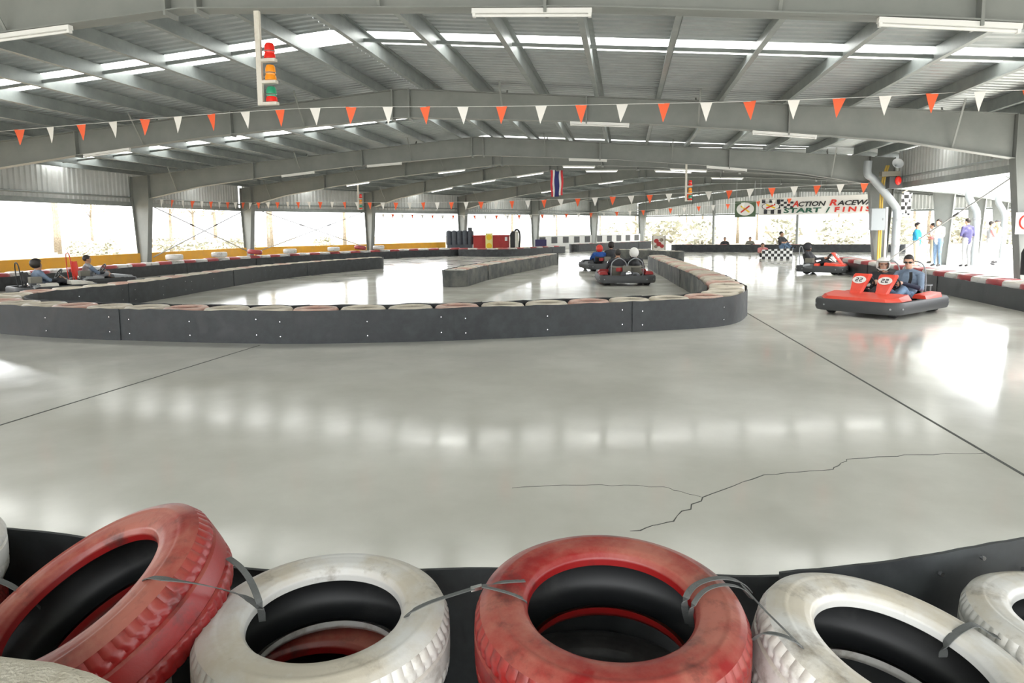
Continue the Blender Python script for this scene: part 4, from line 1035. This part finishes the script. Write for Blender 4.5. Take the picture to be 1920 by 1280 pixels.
# ------------------------------------------------------------------ karts
def rrect(hw, hl, r, n=6, z=0.):
    pts = []
    for cx, cy, a0 in ((hw-r, hl-r, 0), (-hw+r, hl-r, 90), (-hw+r, -hl+r, 180), (hw-r, -hl+r, 270)):
        for k in range(n+1):
            a = radians(a0+90*k/n); pts.append(V((cx+r*cos(a), cy+r*sin(a), z)))
    return pts
def kart(label, loc, heading, L=2.1, W=1.42, seats=(-.215, .215), red='kartred', seatmat='black', front=True, rack=False, loops=True, seaty=-.28, numbers=True, hoopmat='grey', seathigh=.62, engine=True, bumper='darkgrey'):
    rz = atan2(heading[1], heading[0])-pi/2
    root = tag(empty('go_kart', loc, rz), label, 'go-kart')
    hw, hl = W/2, L/2
    # rubber bumper surround: profile swept around a rounded rectangle
    m_ = MB(); path = rrect(hw, hl, .26); inn = rrect(hw-.11, hl-.11, .17); n_ = len(path); vs = []; fs = []
    for a, b in zip(path, inn):
        q = (a-b)*.18
        vs += [(a.x-q.x, a.y-q.y, .075), (a.x, a.y, .12), (a.x, a.y, .235), (a.x-q.x, a.y-q.y, .27), (b.x+q.x, b.y+q.y, .27), (b.x, b.y, .235), (b.x, b.y, .10), (b.x+q.x, b.y+q.y, .075)]
    for i in range(n_):
        j = (i+1) % n_
        for k in range(8): fs.append((8*i+k, 8*j+k, 8*j+(k+1) % 8, 8*i+(k+1) % 8))
    m_.add(vs, fs); bo = m_.build('bumper', bumper, root, True)
    for k in range(0, n_, 3):
        a, b = path[k], inn[k]; nn = (a-b).normalized(); c = a*1.0
        s_ = MB(); s_.tube([c+nn*-.002+V((0, 0, .17)), c+nn*.008+V((0, 0, .17))], .016, 6); s_.build('bolt', 'grey', bo)
    m_ = MB(); m_.box((-hw+.1, -hl+.1, .075), (hw-.1, hl-.1, .095)); m_.build('floor_pan', 'darkgrey', root)
    for x in (-hw+.28, hw-.28):
        m_ = MB(); m_.tube([(x, -hl+.1, .13), (x, hl-.1, .13)], .02, 8); m_.build('frame_rail', 'grey', root, True)
    for sx in (-1, 1):
        for y, r_, w_ in ((-hl+.34, .135, .17), (hl-.34, .125, .13)):
            m_ = MB(); M = Matrix.Translation((sx*(hw-.22), y, r_)) @ Matrix.Rotation(pi/2, 4, 'Y')
            m_.lathe([(.06, -w_/2), (r_-.02, -w_/2), (r_, -w_*.32), (r_, w_*.32), (r_-.02, w_/2), (.06, w_/2)], 18, M, closed=True); wo = m_.build('wheel', 'rubber', root, True)
            m_ = MB(); m_.lathe([(0, -w_*.3), (.062, -w_*.3), (.062, w_*.3), (0, w_*.3)], 12, M); m_.build('hub', 'grey', wo, True)
    m_ = MB(); m_.tube([(-hw+.2, -hl+.34, .135), (hw-.2, -hl+.34, .135)], .018, 8); m_.build('rear_axle', 'grey', root)
    if front:
        m_ = MB(); pr = [(-hw+.10, .27), (-hw+.16, .30), (hw-.16, .30), (hw-.10, .27), (hw-.10, .25), (-hw+.10, .25)]
        vs = []; Y0, Y1 = hl-.06, hl-.62
        vs = [(-hw+.22, Y0, .265), (hw-.22, Y0, .265), (hw-.06, Y0-.22, .275), (hw-.06, Y1, .28), (-hw+.06, Y1, .28), (-hw+.06, Y0-.22, .275),
              (-hw+.26, Y0-.05, .315), (hw-.26, Y0-.05, .315), (hw-.12, Y0-.22, .335), (hw-.12, Y1, .37), (-hw+.12, Y1, .37), (-hw+.12, Y0-.22, .335)]
        m_.add(vs, [(6, 7, 8, 9, 10, 11), (0, 5, 4, 3, 2, 1)]+[(i, (i+1) % 6, (i+1) % 6+6, i+6) for i in range(6)]); m_.build('front_fairing', red, root)
        for sx in (-1, 1):
            m_ = MB(); vs = []
            for y, z in ((-.02, .34), (-hl+.42, .36)):
                vs += [(sx*(hw-.03), y, .27), (sx*(hw-.05), y, z-.015), (sx*(hw-.22), y, z), (sx*(hw-.26), y, .27)]
            m_.add(vs, [(0, 1, 2, 3), (7, 6, 5, 4)]+[(i, 4+i, 4+(i+1) % 4, (i+1) % 4) for i in range(4)]); m_.build('side_pod', red, root)
    for sx in seats:
        # bucket seat
        prof = [(.22, .16), (.05, .13), (-.12, .14), (-.22, .20), (-.28, .34), (-.33, .50), (-.36, seathigh)]
        vs = []; fs = []; nv = 7
        for (y, z) in prof:
            for k in range(nv):
                t = -1+2*k/(nv-1); e_ = abs(t)**3; vs.append((sx+t*.205*(1 if z < .5 else .86), seaty+y+(.10*e_ if z > .2 else .02*e_), z+(.11*e_ if z < .25 else .02*e_)))
        for i in range(len(prof)-1):
            for k in range(nv-1): fs.append((i*nv+k, i*nv+k+1, (i+1)*nv+k+1, (i+1)*nv+k))
        n0 = len(vs); vs += [(x, y-.012, z-.012) for x, y, z in vs]; f2 = [tuple(j+n0 for j in reversed(q)) for q in fs]
        rim = [k for k in range(nv)]+[i*nv+nv-1 for i in range(1, len(prof))]+[(len(prof)-1)*nv+k for k in range(nv-2, -1, -1)]+[i*nv for i in range(len(prof)-2, 0, -1)]
        f3 = [(rim[i], rim[(i+1) % len(rim)], rim[(i+1) % len(rim)]+n0, rim[i]+n0) for i in range(len(rim))]
        m_ = MB(); m_.add(vs, fs+f2+f3); m_.build('seat', seatmat, root, True)
        if loops:
            m_ = MB(); m_.tube(resample3([(sx-.2, seaty-.36, .12), (sx-.2, seaty-.40, .5), (sx-.15, seaty-.42, seathigh+.16), (sx, seaty-.43, seathigh+.24), (sx+.15, seaty-.42, seathigh+.16), (sx+.2, seaty-.40, .5), (sx+.2, seaty-.36, .12)], 30), .013, 6); m_.build('seat_hoop', hoopmat, root, True)
        # steering
        wc = V((sx, seaty+.42, .53)); m_ = MB(); tl = Matrix.Translation(wc) @ Matrix.Rotation(radians(58), 4, 'X')
        m_.tube([tl @ V((.13*cos(2*pi*k/20), .13*sin(2*pi*k/20), 0)) for k in range(20)], .014, 6, True)
        for a in (90, 210, 330): m_.tube([tl @ V((0, 0, 0)), tl @ V((.12*cos(radians(a)), .12*sin(radians(a)), 0))], .010, 5)
        m_.build('steering_wheel', 'black', root, True)
        m_ = MB(); m_.tube([wc, (sx, seaty+.85, .16)], .014, 6); m_.build('steering_column', 'grey', root)
        if numbers:
            y0 = seaty+.60; vs = []; fs = []
            rows_ = [(.10, .30, y0+.27), (.115, .41, y0+.18), (.145, .56, y0+.07), (.155, .645, y0), (.135, .672, y0-.03)]
            for hw_, z, y in rows_:
                vs += [(sx-hw_, y-.04, z), (sx-hw_*.8, y, z), (sx+hw_*.8, y, z), (sx+hw_, y-.04, z)]
            for i in range(len(rows_)-1):
                for k in range(3): fs.append((4*i+k, 4*i+k+1, 4*i+5+k, 4*i+4+k))
            n0 = len(vs); vs += [(x, y-.02, z-.004) for x, y, z in vs]; f2 = [tuple(j+n0 for j in reversed(q)) for q in fs]
            rim = [0, 1, 2, 3, 7, 11, 15, 19, 18, 17, 16, 12, 8, 4]; f3 = [(rim[i], rim[(i+1) % 14], rim[(i+1) % 14]+n0, rim[i]+n0) for i in range(14)]
            m_ = MB(); m_.add(vs, fs+f2+f3); po = m_.build('steering_fairing', red, root)
            tl = Matrix.Translation((sx, y0+.072, .57)) @ Matrix.Rotation(radians(34), 4, 'X')
            m_ = MB(); m_.prism([(.115*cos(2*pi*k/24), .075*sin(2*pi*k/24)) for k in range(24)], .004, tl); m_.build('number_oval', 'flagwhite', po)
            for q in (-.03, .035):
                m_ = MB()
                for (a, b) in (((q+.022, .03), (q-.02, .03)), ((q-.02, .03), (q-.018, .003)), ((q-.018, .003), (q+.02, -.004)), ((q+.02, -.004), (q+.02, -.032)), ((q+.02, -.032), (q-.024, -.032))):
                    m_.bar(tl @ V((a[0], .007, a[1])), tl @ V((b[0], .007, b[1])), .012, .004, tl.to_3x3() @ V((0, 1, 0)))
                m_.build('digit', 'dark', po)
    if engine:
        ex = 0 if len(seats) > 1 else .36
        ey = -hl+.36 if len(seats) > 1 else -hl+.45
        m_ = MB(); m_.box((ex-.15, ey-.15, .14), (ex+.15, ey+.15, .36)); m_.build('engine_block', 'darkgrey', root)
        m_ = MB(); m_.box((ex-.12, ey-.13, .36), (ex+.10, ey+.1, .50)); m_.build('engine_cowl', 'olive', root)
        for k in range(4):
            m_ = MB(); m_.box((ex-.17, ey-.12, .2+.035*k), (ex+.17, ey+.12, .212+.035*k)); m_.build('cooling_fin', 'grey', root)
        m_ = MB(); m_.lathe([(0, 0), (.075, 0), (.075, .03), (.03, .045), (0, .045)], 16, Matrix.Translation((ex+.03, ey-.15, .30)) @ Matrix.Rotation(pi/2, 4, 'X')); m_.build('pull_start', 'chrome', root, True)
        m_ = MB(); m_.tube([(ex+.14, ey+.02, .3), (ex+.26, ey-.02, .3), (ex+.3, ey-.12, .27)], .035, 8); m_.build('exhaust', 'grey', root, True)
        m_ = MB(); m_.lathe([(0, 0), (.08, 0), (.09, .05), (.08, .1), (0, .1)], 12, Matrix.Translation((ex-.2, ey, .36))); m_.build('fuel_tank', 'containerred', root, True)
    if rack:
        m_ = MB()
        m_.tube([V((x, y, .44)) for x, y in ((-.42, -hl+.12), (.42, -hl+.12), (.42, -hl+.52), (-.42, -hl+.52))], .012, 6, True)
        for x, y in ((-.4, -hl+.14), (.4, -hl+.14), (.4, -hl+.5), (-.4, -hl+.5)): m_.tube([(x, y, .09), (x, y, .44)], .012, 6)
        m_.tube([(0, -hl+.12, .44), (0, -hl+.52, .44)], .012, 6); m_.build('rear_rack', 'grey', root, True)
    return root, rz
def seat_world(root, rz, sx, sy, z=.09):
    c, s = cos(rz), sin(rz); return V((root.location.x+sx*c-sy*s, root.location.y+sx*s+sy*c, z))

# kart 1: red two seater with man and helmeted passenger
hd1 = c2w(-.80, -.60); kp = V((4.43, 12.72, 0))
k1, rz = kart('red two-seat kart with two number fairings, carrying a man and a helmeted passenger', kp, hd1, 2.12, 1.46, rack=True)
J = seated(1.0, .22, wheel=(0, .42, .445)); J['wrR'] = (.17, .24, .40); J['wrL'] = (-.10, .30, .43); J['elL'] = (-.30, .04, .33); J['elR'] = (.29, .02, .33)
J['chest'] = (.0, -.18, .47); J['neck'] = (.0, -.19, .635); J['head'] = (.0, -.15, .77)
for k in ('L', 'R'): J['hd'+k] = (.08 if k == 'L' else -.10, 1, .05)
person('person', 'man in a blue-grey top and sunglasses driving the two-seat kart', J, wearset('bluegrey', 'bluegrey', 'navy', 'jeans', 'jeans', 'grey', 'skin'), seat_world(k1, rz, -.215, -.30), rz, vox=.0085, look=(-.30, 1, -.12), hair='short', glasses=True, fine=True,
       belt=[(-.10, -.02, .60), (-.11, .0, .48), (-.08, .03, .34)])
J = seated(.94, .20, wheel=(0, .42, .43)); J['wrR'] = (.13, .28, .42); J['wrL'] = (-.13, .28, .42); J['neck'] = (0, -.18, .575); J['head'] = (0, -.15, .70); J['hs'] = .95
person('person', 'passenger in a white helmet and dark jacket beside the man', J, wearset('dark', 'dark', 'dark', 'dark', 'dark', 'dark', 'skin'), seat_world(k1, rz, .215, -.30), rz, vox=.0085, look=(-.62, 1, -.05), helmet='flagwhite', fine=True)
# kart 2: far red kart
hd2 = c2w(.76, -.65); kp = onz(1553, 515)+V((-.02, .45, 0)); kp.z = 0
k2, rz = kart('distant red single-seat kart with an upright red fairing', kp, hd2, 1.5, 1.05, seats=(0,), numbers=True)
J = seated(1., .2, wheel=(0, .42, .44)); person('person', 'driver in black with a dark helmet in the distant red kart', J, wearset('dark', 'dark', 'dark', 'dark', 'dark', 'dark', 'skin2'), seat_world(k2, rz, 0, -.3), rz, vox=.018, look=(-.5, 1, 0), helmet='dark')
# kart 3: rear view, white helmet
hd3 = c2w(.05, 1); kp = onz(1170, 536)+V((0, .95, 0)); kp.z = 0
k3, rz = kart('dark two-seat kart seen from behind with an exposed engine', kp, hd3, 1.95, 1.48, red='containerred', seatmat='olive', numbers=False, seathigh=.47)
J = seated(1.0, .16, wheel=(0, .42, .43)); person('person', 'driver in a white helmet and black top seen from behind', J, wearset('black', 'black', 'black', 'dark', 'dark', 'dark', 'skin'), seat_world(k3, rz, .215, -.24), rz, vox=.018, helmet='flagwhite')
J = seated(.98, .16, wheel=(0, .42, .43)); person('person', 'dark-haired passenger in black beside the white-helmeted driver', J, wearset('dark', 'dark', 'skin', 'dark', 'dark', 'dark', 'skin2'), seat_world(k3, rz, -.215, -.24), rz, vox=.018, hair='short')
# kart 4: further rear view, red helmet and blue shirt
hd4 = c2w(-.12, 1); kp = onz(1128, 509)+V((0, .95, 0)); kp.z = 0
k4, rz = kart('dark two-seat kart ahead of the exposed-engine kart', kp, hd4, 1.95, 1.42, red='darkgrey', numbers=False, loops=False, seathigh=.47)
J = seated(.92, .16, wheel=(0, .42, .42)); person('person', 'driver in a red helmet and blue shirt', J, wearset('royal', 'royal', 'royal', 'dark', 'dark', 'dark', 'skin'), seat_world(k4, rz, -.215, -.24), rz, vox=.02, helmet='red')
J = seated(1.04, .14, wheel=(0, .42, .43)); person('person', 'passenger in black with dark hair beside the red-helmeted driver', J, wearset('dark', 'dark', 'dark', 'dark', 'dark', 'dark', 'skin2'), seat_world(k4, rz, .215, -.24), rz, vox=.02, hair='afro')
# karts 5 and 6 on the left track
hd5 = c2w(.66, .75)
kp = V((-13.75, 14.55, 0))
k5, rz = kart('low dark kart with a black seat back on the left track', kp, hd5, 1.75, 1.2, seats=(0,), numbers=False, red='dirtywhite', hoopmat='black', seathigh=.60)
J = seated(.94, .10, wheel=(0, .42, .38)); J['pelvis'] = (0, .02, .12); person('person', 'dark-haired driver in a grey-blue top in the kart with the black seat', J, wearset('bluegrey', 'bluegrey', 'dark', 'dark', 'dark', 'dark', 'skin2'), seat_world(k5, rz, 0, -.2, .06), rz, vox=.018, hair='afro')
kp = V((-14.6, 17.0, 0))
k6, rz = kart('low kart with a bright red seat back on the left track', kp, hd5, 1.75, 1.2, seats=(0,), numbers=False, red='grey', seatmat='red', hoopmat='red', seathigh=.74)
J = seated(.98, .06, wheel=(0, .42, .38)); person('person', 'short-haired driver in grey in the kart with the red seat', J, wearset('grey', 'bluegrey', 'dark', 'grey', 'skin', 'white', 'skin2'), seat_world(k6, rz, 0, -.18, .06), rz, vox=.018, hair='short')

# checkered start stand with two seated marshals
cb = onz(1457, 486); root = tag(empty('checkered_stand', cb, -.12), 'low black and white checkered stand on the far track', 'stand')
m_ = MB(); m_.prism([(-.66, 0), (.66, 0), (.66, .50), (-.66, .44)], .06, None); m_.build('front_board', 'checker', root)
m_ = MB(); m_.box((-.62, .06, .0), (.62, .8, .40)); m_.build('platform', 'dirtywhite', root)
def standing(h=1.72, arms=((.27, .02), (.27, .02)), bend=0.):
    k = h/1.72
    J = {'pelvis': (0, 0, .93), 'chest': (0, .0, 1.27), 'neck': (0, -.01, 1.44), 'head': (0, .02, 1.59)}
    for i, (s, q) in enumerate(((-1, 'L'), (1, 'R'))):
        a, fwd = arms[i]
        J['sh'+q] = (s*.185, 0, 1.38); J['el'+q] = (s*a, -.03+fwd*.4, 1.12); J['wr'+q] = (s*(a-.03-abs(fwd)*.3), .04+fwd, .90+abs(fwd)*.9)
        J['hip'+q] = (s*.09, 0, .90); J['kn'+q] = (s*.10, .02, .49); J['an'+q] = (s*.11, -.01, .09); J['toe'+q] = (s*.125, .13, .045)
    for n_ in J: J[n_] = tuple(V(J[n_])*k)
    return J
J = seated(1., .05, wheel=(0, .35, .4), legs=.3, kneez=.4)
person('person', 'dark-clothed marshal sitting on the checkered stand', J, wearset('dark', 'dark', 'skin', 'jeans', 'jeans', 'dark', 'skin2'), cb+V((.30, .45, .40)), -2.4, vox=.022, hair='short', look=(0, 1, 0))
J = seated(.8, .05, wheel=(0, .35, .3), legs=.3, kneez=.35)
person('person', 'smaller figure in pink behind the checkered stand', J, wearset('pink', 'pink', 'skin', 'dark', 'dark', 'dark', 'skin2'), cb+V((-.35, 1.45, .0)), -2.9, vox=.022, hair='short')

# standing people outside the right opening
SP = [(1718, 1.62, -2.2, wearset('blueshirt', 'blueshirt', 'skin', 'khaki', 'skin'), 'man in a bright blue shirt and shorts outside the opening', 'short', ((.26, .1), (.25, .25)), 24.6),
      (1758, 1.74, 2.0, wearset('flagwhite', 'flagwhite', 'skin', 'jeans', 'jeans'), 'man in a white shirt and blue jeans outside the opening', 'short', ((.28, .28), (.28, .25)), 25.0),
      (1747, 1.60, 1.2, wearset('pink', 'pink', 'skin', 'khaki', 'khaki'), 'person in a pale pink top behind the man in jeans', 'short', ((.26, .2), (.25, .05)), 27.0),
      (1812, 1.76, .4, wearset('purple', 'purple', 'skin', 'grey', 'grey'), 'man in a dark purple shirt outside the opening', 'short', ((.28, .05), (.27, .1)), 24.6),
      (1856, 1.66, -1.9, wearset('grey', 'pink', 'skin', 'flagwhite', 'flagwhite'), 'person in a grey top and white trousers outside the opening', 'short', ((.28, .3), (.26, .3)), 25.5),
      (1868, 1.70, 1.5, wearset('tan', 'tan', 'skin', 'flagwhite', 'flagwhite'), 'person in a tan top facing the one in white trousers', 'cap', ((.28, .3), (.26, .2)), 26.6)]
for px, h, rz_, wr, lab, hr, ar, dep in SP:
    c = c2w((px-960)/F*dep, dep); person('person', lab, standing(h, ar), wr, V((c.x, c.y, -.03)), rz_, vox=.022, hair=hr)
c = onz(966, 474); person('person', 'person in a white shirt by the black rounded machine', standing(1.25), wearset('flagwhite', 'flagwhite', 'skin', 'purple', 'purple'), V((c.x-.35, c.y+1.4, 0)), 1.0, vox=.025, hair='short')
for px, py, lab, w1 in ((1370, 474, 'dark figure sitting behind the far cross barrier', 'dark'), (1417, 473, 'figure in brown sitting behind the far cross barrier', 'olive')):
    c = onz(px, py); person('person', lab, seated(1., .05, wheel=(0, .3, .3), legs=.3, kneez=.4), wearset(w1, w1, 'skin', 'dark', 'dark'), V((c.x+.1, 44.3, .0)), 3.0, vox=.025, hair='short')

# ------------------------------------------------------------------ trees and slope outside
def make_leafmesh(seed, n_, R, H0, H1, sz):
    r = random.Random(seed); vs = []; fs = []
    for k in range(n_):
        a = r.uniform(0, 2*pi); q = R*sqrt(r.random()); z = r.uniform(H0, H1); q *= .4+.6*sin(pi*min(1, max(0, (z-H0)/(H1-H0)*.8+.15)))
        c = V((q*cos(a), q*sin(a), z)); d = V((r.gauss(0, 1), r.gauss(0, 1), r.gauss(0, .6))).normalized(); e_ = d.cross(V((r.random(), r.random(), r.random()))).normalized(); s_ = sz*(.5+r.random())
        i = len(vs); vs += [tuple(c-d*s_), tuple(c+e_*s_*.4), tuple(c+d*s_), tuple(c-e_*s_*.4)]; fs.append((i, i+1, i+2, i+3))
    m_ = MB(); m_.add(vs, fs); return m_.mesh('foliage', 'leaf')
def make_trunk(seed, H, r0, nb=7):
    r = random.Random(seed); m_ = MB(); pts = [V((r.uniform(-.05, .05)*k, r.uniform(-.05, .05)*k, H*k/6)) for k in range(7)]
    m_.tube(pts, [r0*(1-.75*k/6) for k in range(7)], 7)
    for b in range(nb):
        k = r.randint(2, 5); a = r.uniform(0, 2*pi); ln = H*r.uniform(.12, .3); p = pts[k]
        q = p+V((cos(a)*ln*.6, sin(a)*ln*.6, ln*.6)); m_.tube([p, lerp(p, q, .5)+V((0, 0, ln*.05)), q], [r0*.35, r0*.22, r0*.08], 5)
    return m_.mesh('trunk', 'bark', 'all')
TK = [make_trunk(s, 9+s % 3*2, .14+.03*(s % 3)) for s in range(5)]
LF = [make_leafmesh(s, 420, 2.2, 3.5, 10, .22) for s in range(4)]
BU = [make_leafmesh(20+s, 260, .9, .05, 1.1, .16) for s in range(3)]
rr = random.Random(11)
def tree(x, y, label, group, leaf=True, s=1.):
    root = tag(empty('tree', (x, y, hillz(x, y)), rr.uniform(0, 6)), label, 'tree', group); root.scale = (s, s, s)
    k = rr.randrange(5); link('trunk', TK[k], root)
    if leaf: link('foliage', LF[rr.randrange(4)], root)
def hillz(x, y): return -.06
used = []
def spot(fx, fy, dmin):
    for _ in range(60):
        x = fx(); y = fy(x)
        if all(hypot(x-a, y-b) > dmin for a, b in used): break
    used.append((x, y)); return x, y
for k in range(30):
    x, y = spot(lambda: rr.uniform(-62, -24), lambda x: rr.uniform(8, 66), 5.2)
    tree(x, y, 'pale leafy tree outside the left openings' if k % 3 else 'bare pale trunk outside the left openings', 'leafy trees outside the left openings' if k % 3 else 'bare trunks outside the left openings', k % 3 != 0, rr.uniform(.8, 1.1))
for k in range(14):
    x, y = spot(lambda: rr.uniform(-14, 40), lambda x: 70+rr.uniform(0, 18)-x*.25, 4.4)
    tree(x, y, 'bushy pale tree beyond the end of the hall', 'trees beyond the end opening', True, rr.uniform(.7, .95))
for k in range(26):
    x, y = spot(lambda: rr.uniform(-44, -21), lambda x: rr.uniform(8, 60), 2.4); root = link('shrub', BU[k % 3], None, (x, y, hillz(x, y)), (0, 0, rr.uniform(0, 6))); tag(root, 'low dry shrub outside the yellow wall', 'shrub', 'shrubs outside the yellow wall')
for k in range(12):
    x, y = spot(lambda: rr.uniform(-2, 38), lambda x: 65+rr.uniform(0, 7)-x*.3, 3.9); root = link('shrub', BU[k % 3], None, (x, y, hillz(x, y)), (0, 0, rr.uniform(0, 6))); root.scale = (2, 2, 2); tag(root, 'leafy shrub beyond the end opening', 'shrub', 'shrubs beyond the end opening')
